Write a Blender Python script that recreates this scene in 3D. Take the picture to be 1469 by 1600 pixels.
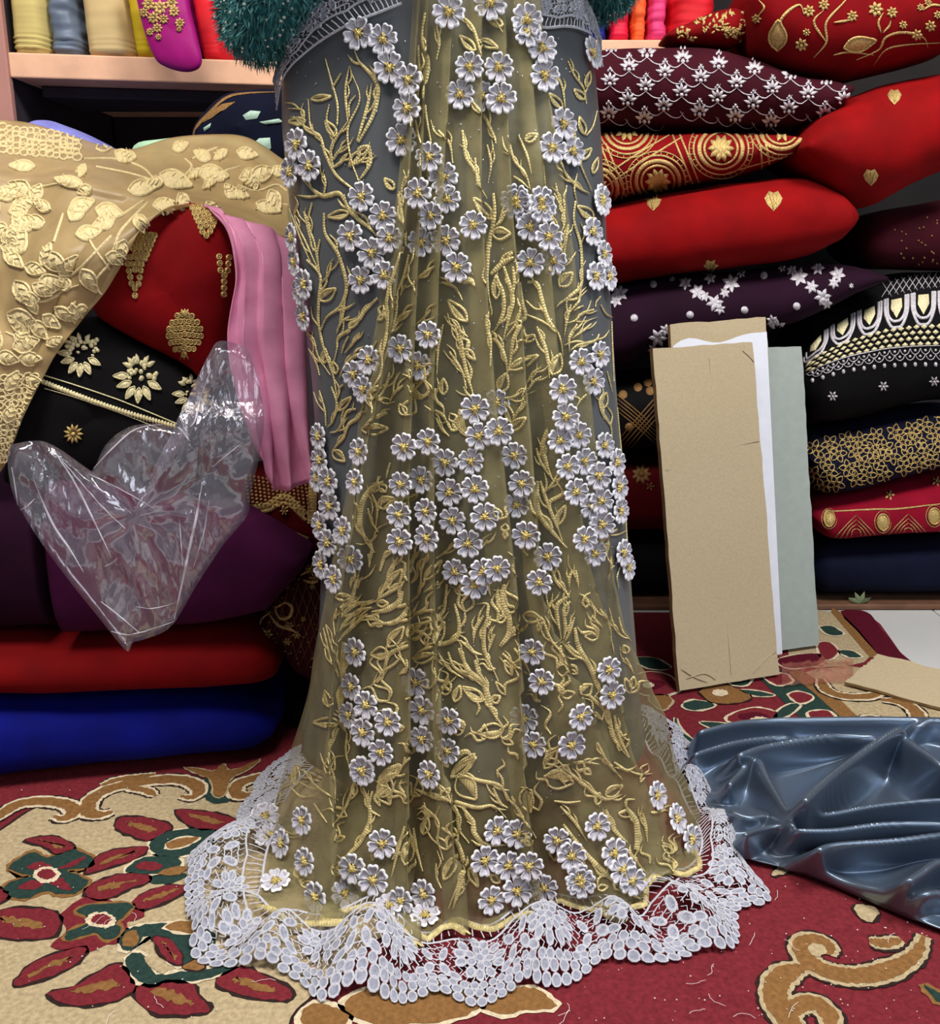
import bpy, math, random
import numpy as np
from mathutils import Vector, noise
from mathutils.bvhtree import BVHTree

for o in list(bpy.data.objects):
    bpy.data.objects.remove(o)
scene = bpy.context.scene
COL = scene.collection
R = random.Random(7)

# ------------------------------------------------------------------ camera, light, exposure
F, CX, CY = 1500.0, 734.5, 800.0            # focal length and centre in pixels of the 1469 x 1600 frame
PITCH = math.radians(15)
CAM = Vector((0, 0, 0.8))
cam_d = bpy.data.cameras.new('camera')
cam_d.sensor_fit = 'HORIZONTAL'
cam_d.sensor_width = 36
cam_d.lens = 36 * F / 1469
cam_d.clip_start = 0.02
cam = bpy.data.objects.new('camera', cam_d)
COL.objects.link(cam)
cam.location = CAM
cam.rotation_euler = (math.pi / 2 - PITCH, 0, 0)
scene.camera = cam

world = bpy.data.worlds.new('world')
scene.world = world
world.use_nodes = True
world.node_tree.nodes['Background'].inputs[0].default_value = (0.80, 0.88, 1.0, 1)
world.node_tree.nodes['Background'].inputs[1].default_value = 0.10


def area(name, loc, size, power, col, target):
    d = bpy.data.lights.new(name, 'AREA')
    d.shape = 'RECTANGLE'
    d.size, d.size_y = size
    d.energy = power
    d.color = col
    o = bpy.data.objects.new(name, d)
    COL.objects.link(o)
    o.location = loc
    o.rotation_euler = (Vector(target) - Vector(loc)).to_track_quat('-Z', 'Y').to_euler()
    return o


# shop ceiling panels, 2.7 m up, and daylight from the shop front behind and right of the camera
area('ceiling_panel_light', (-0.7, 0.5, 2.7), (0.9, 0.6), 34, (1.0, 0.94, 0.86), (-0.5, 1.5, 0))
area('ceiling_panel_light', (0.9, 0.6, 2.7), (0.9, 0.6), 40, (1.0, 0.97, 0.94), (0.5, 1.6, 0))
area('shop_front_daylight', (1.9, -1.2, 1.9), (1.6, 1.4), 20, (0.84, 0.92, 1.0), (0.1, 1.5, 0.4))
scene.view_settings.view_transform = 'Standard'
scene.view_settings.look = 'None'
scene.view_settings.gamma = 1
scene.view_settings.use_curve_mapping = False
scene.view_settings.exposure = 0.5

# ------------------------------------------------------------------ pixel helpers
FWD = Vector((0, math.cos(PITCH), -math.sin(PITCH)))
UP = Vector((0, math.sin(PITCH), math.cos(PITCH)))
RIGHT = Vector((1, 0, 0))


def ray(x, y):
    return FWD * F + RIGHT * (x - CX) - UP * (y - CY)


def at(x, y, D):
    v = ray(x, y)
    return CAM + v * (D / v.y)


def fl(x, y, z=0.0):
    v = ray(x, y)
    return CAM + v * ((z - CAM.z) / v.z)


def proj(P):
    d = Vector(P) - CAM
    w = d.dot(FWD)
    return CX + F * d.dot(RIGHT) / w, CY - F * d.dot(UP) / w


def zp(ox, oy, s, pts):
    return [(ox + p[0] * s, oy + p[1] * s) + tuple(p[2:]) for p in pts]


def cat(pts, n, closed=False):
    """Catmull-Rom through tuples, n samples per span."""
    P = [np.array(p, float) for p in pts]
    m = len(P)
    out = []
    spans = m if closed else m - 1
    for i in range(spans):
        if closed:
            a, b, c, d = P[(i - 1) % m], P[i], P[(i + 1) % m], P[(i + 2) % m]
        else:
            b, c = P[i], P[i + 1]
            a = P[i - 1] if i > 0 else 2 * b - c
            d = P[i + 2] if i + 2 < m else 2 * c - b
        for k in range(n):
            t = k / n
            out.append(0.5 * ((2 * b) + (c - a) * t + (2 * a - 5 * b + 4 * c - d) * t * t + (3 * b - a - 3 * c + d) * t ** 3))
    if not closed:
        out.append(P[-1])
    return out


def interp(tab, v):
    """piecewise linear table [(k, a, b, ..)]"""
    xs = [t[0] for t in tab]
    return [float(np.interp(v, xs, [t[j] for t in tab])) for j in range(1, len(tab[0]))]


# ------------------------------------------------------------------ materials
MATS = {}


def srgb(c):
    return tuple(((x / 255) / 12.92 if x / 255 <= 0.04045 else ((x / 255 + 0.055) / 1.055) ** 2.4) for x in c) + (1,)


def mat(name, col, rough=0.8, metal=0.0, sheen=0.0, var=0.15, vscale=40, bump=0.0, bscale=400, spec=0.3, alpha=1.0,
        trans=0.0, stitch=0.0, sheen_col=None, col2=None, aniso=0.0):
    m = bpy.data.materials.new(name)
    m.use_nodes = True
    nt = m.node_tree
    b = nt.nodes['Principled BSDF']
    tc = nt.nodes.new('ShaderNodeTexCoord')
    nz = nt.nodes.new('ShaderNodeTexNoise')
    nz.inputs['Scale'].default_value = vscale
    nz.inputs['Detail'].default_value = 4
    nt.links.new(tc.outputs['Object'], nz.inputs['Vector'])
    rp = nt.nodes.new('ShaderNodeValToRGB')
    c = srgb(col)
    rp.color_ramp.elements[0].position = 0.3
    rp.color_ramp.elements[1].position = 0.7
    rp.color_ramp.elements[0].color = tuple(x * (1 - var) for x in c[:3]) + (1,)
    rp.color_ramp.elements[1].color = srgb(col2) if col2 else tuple(min(1, x * (1 + var)) for x in c[:3]) + (1,)
    nt.links.new(nz.outputs['Fac'], rp.inputs['Fac'])
    nt.links.new(rp.outputs['Color'], b.inputs['Base Color'])
    b.inputs['Roughness'].default_value = rough
    b.inputs['Metallic'].default_value = metal
    b.inputs['Specular IOR Level'].default_value = spec
    if sheen:
        b.inputs['Sheen Weight'].default_value = sheen
        b.inputs['Sheen Roughness'].default_value = 0.4
        b.inputs['Sheen Tint'].default_value = srgb(sheen_col) if sheen_col else tuple(min(1, x * 1.6 + 0.02) for x in c[:3]) + (1,)
    if aniso:
        b.inputs['Anisotropic'].default_value = aniso
    last = None
    if bump:
        n2 = nt.nodes.new('ShaderNodeTexNoise')
        n2.inputs['Scale'].default_value = bscale
        n2.inputs['Detail'].default_value = 3
        nt.links.new(tc.outputs['Object'], n2.inputs['Vector'])
        bp = nt.nodes.new('ShaderNodeBump')
        bp.inputs['Strength'].default_value = bump
        bp.inputs['Distance'].default_value = 0.002
        nt.links.new(n2.outputs['Fac'], bp.inputs['Height'])
        last = bp
    if stitch:
        wv = nt.nodes.new('ShaderNodeTexWave')
        wv.inputs['Scale'].default_value = stitch
        wv.inputs['Distortion'].default_value = 1.5
        nt.links.new(tc.outputs['UV'], wv.inputs['Vector'])
        bp = nt.nodes.new('ShaderNodeBump')
        bp.inputs['Strength'].default_value = 0.35
        bp.inputs['Distance'].default_value = 0.0010
        nt.links.new(wv.outputs['Fac'], bp.inputs['Height'])
        if last:
            nt.links.new(last.outputs['Normal'], bp.inputs['Normal'])
        last = bp
    if last:
        nt.links.new(last.outputs['Normal'], b.inputs['Normal'])
    if alpha < 1:
        b.inputs['Alpha'].default_value = alpha
    if trans:
        b.inputs['Transmission Weight'].default_value = trans
    MATS[name] = m
    return m


# ------------------------------------------------------------------ objects
def tag(o, label=None, cat_=None, group=None, kind=None):
    if label: o['label'] = label
    if cat_: o['category'] = cat_
    if group: o['group'] = group
    if kind: o['kind'] = kind
    return o


def empty(name, loc, label=None, cat_=None, group=None, kind=None):
    o = bpy.data.objects.new(name, None)
    o.empty_display_size = 0.05
    COL.objects.link(o)
    o.location = loc
    return tag(o, label, cat_, group, kind)


def link(name, me, origin, parent=None):
    o = bpy.data.objects.new(name, me)
    COL.objects.link(o)
    if parent is not None:
        o.parent = parent
        p = parent
        base = Vector((0, 0, 0))
        while p is not None:
            base += Vector(p.location)
            p = p.parent
        o.location = Vector(origin) - base
    else:
        o.location = origin
    return o


class MB:
    """collects geometry in world space, builds one mesh object with its origin at its base"""

    def __init__(s):
        s.v, s.f, s.m, s.uv = [], [], [], []

    def add(s, verts, faces, mi=0, uvs=None):
        k = len(s.v)
        s.v += [tuple(p) for p in verts]
        s.uv += uvs if uvs else [(p[0], p[2]) for p in verts]
        s.f += [tuple(i + k for i in f) for f in faces]
        s.m += [mi] * len(faces)

    def grid(s, rows, mi=0, closed=False, flip=False):
        n, w = len(rows), len(rows[0])
        fs = []
        for i in range(n - 1):
            for j in range(w if closed else w - 1):
                a, b = i * w + j, i * w + (j + 1) % w
                q = (a, b, b + w, a + w)
                fs.append(q[::-1] if flip else q)
        s.add([p for r in rows for p in r], fs, mi, [(j / max(1, w - 1), i / max(1, n - 1)) for i in range(n) for j in range(w)])

    def box(s, lo, hi, mi=0, bev=0.0):
        x0, y0, z0 = lo
        x1, y1, z1 = hi
        b = min(bev, (x1 - x0) / 3, (y1 - y0) / 3, (z1 - z0) / 3)
        # chamfered box: 24 verts
        vs, idx = [], {}
        for ix, x in ((0, x0), (1, x1)):
            for iy, y in ((0, y0), (1, y1)):
                for iz, z in ((0, z0), (1, z1)):
                    sx, sy, sz = (1, -1)[ix] * b, (1, -1)[iy] * b, (1, -1)[iz] * b
                    for ax, p in enumerate(((x, y + sy, z + sz), (x + sx, y, z + sz), (x + sx, y + sy, z))):
                        idx[ix, iy, iz, ax] = len(vs)
                        vs.append(p)
        fs = []
        I = idx
        for k in (0, 1):
            q = [I[k, 0, 0, 0], I[k, 1, 0, 0], I[k, 1, 1, 0], I[k, 0, 1, 0]]; fs.append(q[::-1] if k == 0 else q)
            q = [I[0, k, 0, 1], I[1, k, 0, 1], I[1, k, 1, 1], I[0, k, 1, 1]]; fs.append(q if k == 0 else q[::-1])
            q = [I[0, 0, k, 2], I[1, 0, k, 2], I[1, 1, k, 2], I[0, 1, k, 2]]; fs.append(q[::-1] if k == 0 else q)
        if b > 0:
            for a in (0, 1):
                for c in (0, 1):
                    fs.append([I[a, c, 0, 0], I[a, c, 1, 0], I[a, c, 1, 1], I[a, c, 0, 1]])
                    fs.append([I[a, 0, c, 0], I[a, 1, c, 0], I[a, 1, c, 2], I[a, 0, c, 2]])
                    fs.append([I[0, a, c, 1], I[1, a, c, 1], I[1, a, c, 2], I[0, a, c, 2]])
                    for d in (0, 1):
                        fs.append([I[a, c, d, 0], I[a, c, d, 1], I[a, c, d, 2]])
        s.add(vs, fs, mi)

    def build(s, name, mats, parent=None, smooth=True, fixn=False):
        me = bpy.data.meshes.new(name)
        V = np.array(s.v, float)
        lo, hi = V.min(0), V.max(0)
        org = Vector(((lo[0] + hi[0]) / 2, (lo[1] + hi[1]) / 2, lo[2]))
        me.from_pydata([tuple(p) for p in (V - np.array(org))], [], s.f)
        for m in (mats if isinstance(mats, (list, tuple)) else [mats]):
            me.materials.append(MATS[m])
        me.polygons.foreach_set('material_index', s.m)
        if smooth:
            me.polygons.foreach_set('use_smooth', [True] * len(s.f))
        ul = me.uv_layers.new(name='UVMap')
        li = np.zeros(len(me.loops), int)
        me.loops.foreach_get('vertex_index', li)
        ul.data.foreach_set('uv', np.array(s.uv, float)[li].ravel())
        if fixn:
            import bmesh
            bm = bmesh.new(); bm.from_mesh(me)
            bmesh.ops.recalc_face_normals(bm, faces=bm.faces)
            bm.to_mesh(me); bm.free()
        me.validate()
        me.update()
        return link(name, me, org, parent)

    def bvh(s):
        return BVHTree.FromPolygons(s.v, [tuple(f) for f in s.f])


def hit(bvh, x, y):
    """first point of a surface along the ray of a pixel, with the normal turned towards the viewer"""
    d = ray(x, y).normalized()
    p, n, i, t = bvh.ray_cast(CAM, d)
    if p is None:
        return None
    if n.dot(d) > 0:
        n = -n
    return p, n


def ribbon(mb, bvh, pts, w, h=0.0015, off=0.001, mi=0, n=6, taper=(0.35, 0.15), step=None):
    """raised embroidered cord along pixel points, lying on a surface; w in metres"""
    path = cat([p[:2] for p in pts], n)
    segs, cur = [], []
    for p in path:
        q = hit(bvh, p[0], p[1])
        if q is None or (cur and (q[0] - cur[-1][0]).length > 0.05):
            if len(cur) > 2: segs.append(cur)
            cur = [] if q is None else [q]
        else:
            cur.append(q)
    if len(cur) > 2: segs.append(cur)
    for sg in segs:
        L = len(sg)
        vs, uv, fs = [], [], []
        acc = 0
        for i, (p, nn) in enumerate(sg):
            a, b = sg[max(0, i - 1)][0], sg[min(L - 1, i + 1)][0]
            t = (b - a)
            if t.length < 1e-7: t = Vector((0, 0, 1))
            t.normalize()
            sd = t.cross(nn)
            if sd.length < 1e-6: sd = Vector((1, 0, 0))
            sd.normalize()
            if i: acc += (p - sg[i - 1][0]).length
            k = i / (L - 1)
            ww = w * 0.5 * min(1, taper[0] + k * 4 * (1 - taper[0]), taper[1] + (1 - k) * 2.5 * (1 - taper[1]))
            base = p + nn * off
            vs += [base - sd * ww, base - sd * ww * 0.5 + nn * h * 0.8, base + sd * ww * 0.5 + nn * h * 0.8, base + sd * ww]
            uv += [(acc, 0), (acc, 0.3 * w), (acc, 0.7 * w), (acc, w)]
            if i:
                k0 = (i - 1) * 4
                for c in range(3):
                    fs.append((k0 + c, k0 + c + 1, k0 + c + 5, k0 + c + 4))
        mb.add(vs, fs, mi, uv)


def blob(mb, bvh, poly, h=0.002, off=0.001, mi=0, rim=None, n=1, centre=None):
    """padded satin-stitch patch on a surface, star-shaped outline in pixels"""
    P = cat(poly, n, True) if n > 1 else poly
    cx = centre[0] if centre else sum(p[0] for p in P) / len(P)
    cy = centre[1] if centre else sum(p[1] for p in P) / len(P)
    c = hit(bvh, cx, cy)
    if c is None: return
    outer, inner = [], []
    for p in P:
        q = hit(bvh, p[0], p[1])
        if q is None or (q[0] - c[0]).length > 0.12: q = c
        outer.append(q[0] + q[1] * off)
        q2 = hit(bvh, cx + (p[0] - cx) * 0.6, cy + (p[1] - cy) * 0.6) or c
        if (q2[0] - c[0]).length > 0.12: q2 = c
        inner.append(q2[0] + q2[1] * (off + h))
    m = len(P)
    vs = outer + inner + [c[0] + c[1] * (off + h)]
    fs = [(i, (i + 1) % m, m + (i + 1) % m, m + i) for i in range(m)] + [(m + i, m + (i + 1) % m, 2 * m) for i in range(m)]
    mb.add(vs, fs, mi, [(v[0] * 1.0, v[2] * 1.0) for v in vs])
    if rim is not None:
        ribbon(mb, bvh, list(P) + [P[0], P[1]], rim[0], h + 0.001, off + 0.0005, rim[1], 2, (1, 1))


def leaf_px(x, y, ang, L, W, n=5):
    """almond outline, pixel space; (x, y) is the base, ang in degrees, 0 = right, 90 = up"""
    a = math.radians(ang)
    out = []
    for k in range(n + 1):
        t = k / n
        out.append((t * L, W * 0.5 * math.sin(math.pi * t ** 0.8)))
    for k in range(n - 1, 0, -1):
        t = k / n
        out.append((t * L, -W * 0.5 * math.sin(math.pi * t ** 0.8)))
    return [(x + p[0] * math.cos(a) - p[1] * math.sin(a), y - p[0] * math.sin(a) - p[1] * math.cos(a)) for p in out]


def circ(x, y, rx, ry=None, n=10, a0=0):
    ry = ry or rx
    return [(x + rx * math.cos(a0 + 2 * math.pi * k / n), y + ry * math.sin(a0 + 2 * math.pi * k / n)) for k in range(n)]


def fbm(p, s, seed=0):
    return noise.noise(Vector(p) * s + Vector((seed * 7.3, seed * 3.1, seed * 1.7)))


def bolt(secs, depth, pw=2.8, cap=(0.04, 0.04), wr=0.004, ws=9, seed=0, nsec=44, nr=32, ribs=0.0, plane=0.035):
    """folded bundle: rounded sections (x, y_top, y_bottom, front depth) in pixels along its length"""
    mb = MB()
    pts = cat(secs, max(3, nsec // (len(secs) - 1)))
    C = []
    for x, yt, yb, D in pts:
        a, b = at(x, yt, D + plane), at(x, yb, D + plane)
        C.append((0.5 * (a.x + b.x), D, a.z, b.z))
    x0, x1 = C[0][0], C[-1][0]
    rows = []
    ext = []
    for k, (x, D, zt, zb) in enumerate(C):
        s = 1.0
        if cap[0] and x - x0 < cap[0]:
            s = math.sqrt(max(0, 1 - (1 - (x - x0) / cap[0]) ** 2))
        if cap[1] and x1 - x < cap[1]:
            s = min(s, math.sqrt(max(0, 1 - (1 - (x1 - x) / cap[1]) ** 2)))
        s = max(s, 0.02)
        zc, hz = (zt + zb) / 2, (zt - zb) / 2
        row = []
        for j in range(nr):
            a = 2 * math.pi * j / nr
            c, sn = math.cos(a), math.sin(a)
            e = 2 / pw
            yy = math.copysign(abs(c) ** e, c) * depth / 2
            zz = math.copysign(abs(sn) ** e, sn) * hz
            sy = 1 - (1 - s) * min(1, 0.9 * hz * 2 / depth)
            p = Vector((x, D + depth / 2 + yy * sy, zc + zz * (0.35 + 0.65 * s) if s < 1 else zc + zz))
            if s <= 0.03: p = Vector((x, D + depth / 2 + yy * sy * 0.8, zc + zz * 0.2))
            d = fbm(p, ws, seed) * wr + fbm((p.x * 0.4, p.y, p.z * 2.5), ws * 3, seed + 5) * wr * 0.5
            if ribs: d += ribs * math.sin(p.z * 260 + 3 * fbm(p, 5, seed))
            nv = Vector((0, c, sn))
            row.append(p + nv * d)
        rows.append(row)
    mb.grid(rows, closed=True)
    for r, fl_ in ((rows[0], True), (rows[-1], False)):
        c = sum(r, Vector()) / nr
        fs = [(i, (i + 1) % nr, nr) for i in range(nr)]
        mb.add(list(r) + [c], [f[::-1] for f in fs] if not fl_ else fs)
    return mb


def pillow(outline, D, bulge, depth, pw=2.4, n=5, rings=9, wr=0.004, ws=10, seed=0, tilt=None):
    """soft bundle with a traced outline, bulging forward by bulge and reaching back by depth (metres)"""
    mb = MB()
    P = cat(outline, n, True)
    cx, cy = np.mean([p[0] for p in P]), np.mean([p[1] for p in P])
    rows = []
    for side in (1, -1):
        seq = range(rings + 1) if side == 1 else range(rings - 1, -1, -1)
        for k in seq:
            s = math.sin(0.5 * math.pi * k / rings)
            row = []
            for p in P:
                x, y = cx + (p[0] - cx) * s, cy + (p[1] - cy) * s
                d = D + (tilt(x, y) if tilt else 0)
                q = at(x, y, d)
                g = (max(0, 1 - s ** pw)) ** (1 / pw)
                q = q + Vector((0, -bulge * g if side == 1 else depth * g, 0))
                if side == 1 and k > 0:
                    q.y += fbm(q, ws, seed) * wr * 2 + fbm((q.x, 0, q.z), ws * 3, seed + 3) * wr * 0.7
                row.append(q)
            rows.append(row)
    mb.grid(rows, closed=True)
    return mb


def loft(curves, nu=8, nv=8, wr=0.0, ws=8, seed=0, push=None):
    """surface through control curves of (x, y, D) pixel points; returns rows of points"""
    cs = [cat(c, nu) for c in curves]
    cols = []
    for j in range(len(cs[0])):
        cols.append(cat([c[j] for c in cs], nv))
    rows = []
    for i in range(len(cols[0])):
        row = []
        for j in range(len(cols)):
            x, y, D = cols[j][i]
            q = at(x, y, D)
            if wr:
                q.y += fbm(q, ws, seed) * wr + fbm(q, ws * 2.7, seed + 2) * wr * 0.4
            if push:
                q = q + push(j / (len(cols) - 1), i / (len(cols[0]) - 1), q)
            row.append(q)
        rows.append(row)
    return rows


def solid(o, t, off=-1):
    md = o.modifiers.new('thickness', 'SOLIDIFY')
    md.thickness = t
    md.offset = off
    return o

# ------------------------------------------------------------------ palette
mat('tile_white', (214, 214, 212), 0.25, var=0.05, vscale=3, spec=0.5)
mat('wall_dark', (38, 34, 34), 0.9, var=0.2, vscale=6)
mat('wall_pink', (178, 128, 118), 0.7, var=0.08, vscale=8)
mat('shelf_wood', (226, 178, 146), 0.55, var=0.12, vscale=18, bump=0.1, bscale=120)
mat('shelf_dark', (54, 50, 56), 0.6, var=0.2, vscale=12)
mat('plank_brown', (112, 78, 58), 0.7, var=0.25, vscale=15, bump=0.2, bscale=90)
mat('hinge_metal', (110, 116, 112), 0.3, 0.9)
PILE = dict(rough=0.95, var=0.22, vscale=160, bump=0.9, bscale=700, spec=0.1)
mat('rug_red', (124, 42, 50), **PILE)
mat('rug_maroon', (92, 20, 38), **PILE)
mat('rug_cream', (190, 170, 134), **PILE)
mat('rug_brown', (142, 102, 60), **PILE)
mat('rug_dark', (52, 38, 36), **PILE)
mat('rug_green', (44, 66, 60), **PILE)
mat('rug_white', (226, 208, 176), **PILE)
mat('lint', (230, 225, 222), 0.9, var=0.05)

# ------------------------------------------------------------------ floor and walls
FLOOR = empty('floor', (0, 1.2, -0.02), kind='structure')
tile = bpy.data.meshes.new('tile')
tb = MB(); tb.box((-0.2985, -0.2985, -0.012), (0.2985, 0.2985, -0.0005), bev=0.0015)
first = None
for i in range(-3, 4):
    for j in range(-1, 5):
        if first is None:
            first = tb.build('tile', 'tile_white', smooth=False)
            first.parent = FLOOR
            t = first
        else:
            t = first.copy(); COL.objects.link(t); t.parent = FLOOR
        t.location = Vector((0.18 + i * 0.6, 0.1 + j * 0.6, -0.012)) - Vector(FLOOR.location)
gb = MB(); gb.box((-2.4, -0.8, -0.06), (2.6, 3.2, -0.012)); g = gb.build('grout_bed', 'plank_brown', FLOOR, smooth=False)

wb = MB(); wb.box((-2.2, 2.62, 0), (2.4, 2.7, 2.6)); tag(wb.build('wall_back', 'wall_dark', smooth=False), kind='structure')

# ------------------------------------------------------------------ rug: woven motifs are raised pile
RUG = empty('patterned_rug', (0, 1.2, 0), 'red and cream floral carpet under the saree hem and the satin cloth', 'rug')
RT = 0.008
back = fl(1335, 962)
rug_out = [(-1.5, 0.3), (1.5, 0.3)] + [tuple(fl(x, y))[:2] for x, y in ((1600, 1165), (1520, 1110), (1469, 1072), (1430, 1048), (1410, 1030), (1392, 1004), (1375, 980), (1358, 967), (1335, 962))] + [(-1.5, back.y)]
rb = MB()
m = len(rug_out)
vs = [(x, y, RT) for x, y in rug_out] + [(x, y, 0.0) for x, y in rug_out]
rb.add(vs, [tuple(range(m))] + [((i + 1) % m, i, m + i, m + (i + 1) % m) for i in range(m)])
rb.build('rug_field', 'rug_red', RUG, smooth=False)


def inflate(P, k):
    """grow (k > 0) or shrink an outline by k metres along its own normals"""
    A = 0.5 * sum(P[i][0] * P[(i + 1) % len(P)][1] - P[(i + 1) % len(P)][0] * P[i][1] for i in range(len(P)))
    sg = 1 if A > 0 else -1
    out = []
    for i in range(len(P)):
        a, b = P[i - 1], P[(i + 1) % len(P)]
        t = (b[0] - a[0], b[1] - a[1])
        l = math.hypot(*t) or 1
        out.append((P[i][0] + sg * t[1] / l * k, P[i][1] - sg * t[0] / l * k))
    return out


class Motif:
    """layers of pile, each a little higher than the one before, from pixel outlines laid on the floor"""

    def __init__(s):
        s.mb = MB(); s.mats = []

    def mi(s, m):
        if m not in s.mats: s.mats.append(m)
        return s.mats.index(m)

    def poly(s, pts, m, lev, outline=None, ow=0.004, streak=None, jag=0.0016, px=True, smooth=4):
        P = [tuple(fl(*p))[:2] for p in pts] if px else pts
        P = [tuple(q) for q in cat(P, smooth, True)]
        if outline:
            s.raw(inflate(P, ow), outline, lev, jag * 1.3)
            lev += 1
        s.raw(P, m, lev, jag)
        if streak:
            A = np.array(P); c = A.mean(0); B = A - c
            w_, U_ = np.linalg.eigh(B.T @ B)
            Q = [tuple(c + U_ @ (np.array([0.26, 0.62]) * (U_.T @ q))) for q in B]
            s.raw(Q, streak, lev + 1, jag * 2.0)

    def raw(s, P, m, lev, jag):
        z = RT + 0.0004 * (lev + 1)
        n = len(P)
        V = []
        for i, p in enumerate(P):
            q = inflate(P, 0)[i] if False else p
            V.append((q[0] + R.uniform(-jag, jag), q[1] + R.uniform(-jag, jag), z))
        s.mb.add(V, [tuple(range(n))], s.mi(m))

    def scroll(s, pts, w, m='rug_brown', lev=2, t0=0.4, t1=0.25, edge='rug_white', px=True):
        P = cat([tuple(fl(*p))[:2] for p in pts] if px else pts, 7)
        for dw, mm, dl in ((0.016, 'rug_dark', 0), (0.010, edge, 1), (0.0, m, 2)):
            n = len(P)
            L, Rr = [], []
            for i in range(n):
                a, b = P[max(0, i - 1)], P[min(n - 1, i + 1)]
                t = (b - a) / (np.linalg.norm(b - a) or 1)
                k = i / (n - 1)
                ww = 0.5 * (w * min(1, t0 + k * 3, t1 + (1 - k) * 3) + dw)
                j = R.uniform(-0.0015, 0.0015)
                L.append((P[i][0] - t[1] * (ww + j), P[i][1] + t[0] * (ww + j)))
                Rr.append((P[i][0] + t[1] * (ww + j), P[i][1] - t[0] * (ww + j)))
            z = RT + 0.0004 * (lev + dl + 1)
            V = [(x, y, z + 0.0002 * i / n) for i, (x, y) in enumerate(L)] + [(x, y, z + 0.0002 * i / n) for i, (x, y) in enumerate(Rr)]
            s.mb.add(V, [(i, i + 1, n + i + 1, n + i) for i in range(n - 1)], s.mi(mm))

    def done(s, name):
        return s.mb.build(name, s.mats, RUG, smooth=False)


m = Motif()
m.poly([(-60, 1345), (0, 1308), (60, 1270), (120, 1272), (180, 1244), (240, 1226), (300, 1232), (340, 1244), (372, 1240), (440, 1222), (540, 1200), (640, 1260), (640, 1420), (560, 1500), (490, 1562), (455, 1600), (420, 1680), (200, 1760), (-120, 1760), (-120, 1450)], 'rug_cream', 0, 'rug_dark')
m.done('cream_medallion')
Z4 = lambda pts: zp(0, 1160, 520 / 1469, pts)
Z8 = lambda pts: zp(900, 1140, 569 / 1469, pts)
Z7 = lambda pts: zp(900, 780, 569 / 1469, pts)
ZB2 = lambda pts: zp(560, 1180, 360 / 1371, pts)
# dark blossom, far left
m = Motif()
m.poly(Z4([(60, 560), (150, 510), (200, 535), (270, 520), (330, 500), (420, 545), (400, 580), (300, 592), (390, 640), (350, 690), (270, 700), (210, 685), (110, 720), (20, 690), (60, 640), (140, 620), (50, 590)]), 'rug_green', 3, 'rug_brown', 0.005)
for q in ([(120, 580), (180, 555), (230, 580), (200, 600)], [(250, 590), (310, 560), (380, 530), (340, 570)], [(80, 670), (150, 640), (200, 655), (140, 680)], [(220, 640), (280, 630), (320, 680), (260, 672)]):
    m.poly(Z4(q), 'rug_red', 5)
m.poly(Z4(circ(210, 615, 60, 36)), 'rug_white', 6); m.poly(Z4(circ(210, 613, 40, 23)), 'rug_red', 7)
m.done('blossom_motif')
m = Motif()
m.poly(Z4([(270, 790), (400, 700), (520, 735), (620, 740), (640, 800), (560, 830), (620, 900), (470, 925), (370, 960), (230, 930), (300, 860)]), 'rug_red', 3, None)
m.poly(Z4([(340, 770), (450, 742), (590, 745), (560, 790), (520, 830), (540, 865), (480, 905), (420, 872), (310, 905), (300, 870), (400, 820)]), 'rug_green', 4, 'rug_brown', 0.004)
m.poly(Z4(circ(450, 817, 66, 36)), 'rug_white', 6); m.poly(Z4(circ(450, 815, 44, 23)), 'rug_red', 7)
m.done('blossom_motif')
PET = ([(115, 460), (180, 445), (260, 445), (320, 480), (325, 500), (250, 520), (210, 490)],
       [(-60, 800), (0, 775), (60, 760), (180, 765), (260, 790), (250, 880), (120, 900), (30, 890), (-60, 870)],
       [(380, 700), (420, 650), (520, 615), (640, 610), (660, 640), (560, 680), (470, 720)],
       [(590, 735), (650, 690), (750, 660), (840, 670), (760, 720), (640, 765)],
       [(380, 605), (450, 520), (560, 495), (650, 490), (620, 530), (500, 575)],
       [(70, 1110), (110, 1040), (200, 980), (380, 935), (350, 1000), (240, 1060)],
       [(215, 1140), (330, 1110), (430, 1050), (540, 1010), (590, 1080), (580, 1140), (450, 1185), (320, 1190)],
       [(600, 1150), (640, 1090), (740, 1080), (840, 1090), (890, 1160), (930, 1215), (820, 1235), (680, 1225)],
       [(960, 1090), (1000, 1040), (1060, 1020), (1170, 1060), (1280, 1120), (1270, 1170), (1130, 1160), (1020, 1130)],
       [(515, 400), (530, 360), (600, 355), (700, 370), (760, 400), (700, 440), (650, 460), (560, 430)],
       [(780, 325), (900, 330), (1000, 350), (1045, 380), (940, 415), (850, 400)],
       [(-70, 690), (-20, 670), (40, 690), (20, 730), (-60, 750)])
for q in PET:
    m = Motif(); m.poly(Z4(q), 'rug_red', 3, 'rug_dark', 0.0035, 'rug_brown'); m.done('leaf_motif')
m = Motif()
m.poly(Z4([(660, 490), (700, 440), (800, 412), (940, 412), (960, 460), (900, 500), (780, 532), (700, 525)]), 'rug_green', 3, 'rug_white', 0.004)
m.poly(Z4([(735, 480), (800, 450), (880, 450), (830, 482), (760, 500)]), 'rug_brown', 5, 'rug_white', 0.003)
m.poly(Z4([(560, 590), (620, 540), (700, 530), (800, 545), (760, 600), (600, 606)]), 'rug_green', 3, 'rug_white', 0.004)
m.poly(Z4([(600, 585), (640, 555), (720, 570), (690, 595)]), 'rug_red', 5)
m.poly(Z4([(640, 630), (720, 610), (830, 610), (760, 650), (680, 650)]), 'rug_green', 3)
m.poly(Z4([(700, 610), (780, 575), (830, 590), (780, 615)]), 'rug_brown', 5)
m.done('scroll_motif')
m = Motif()
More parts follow.
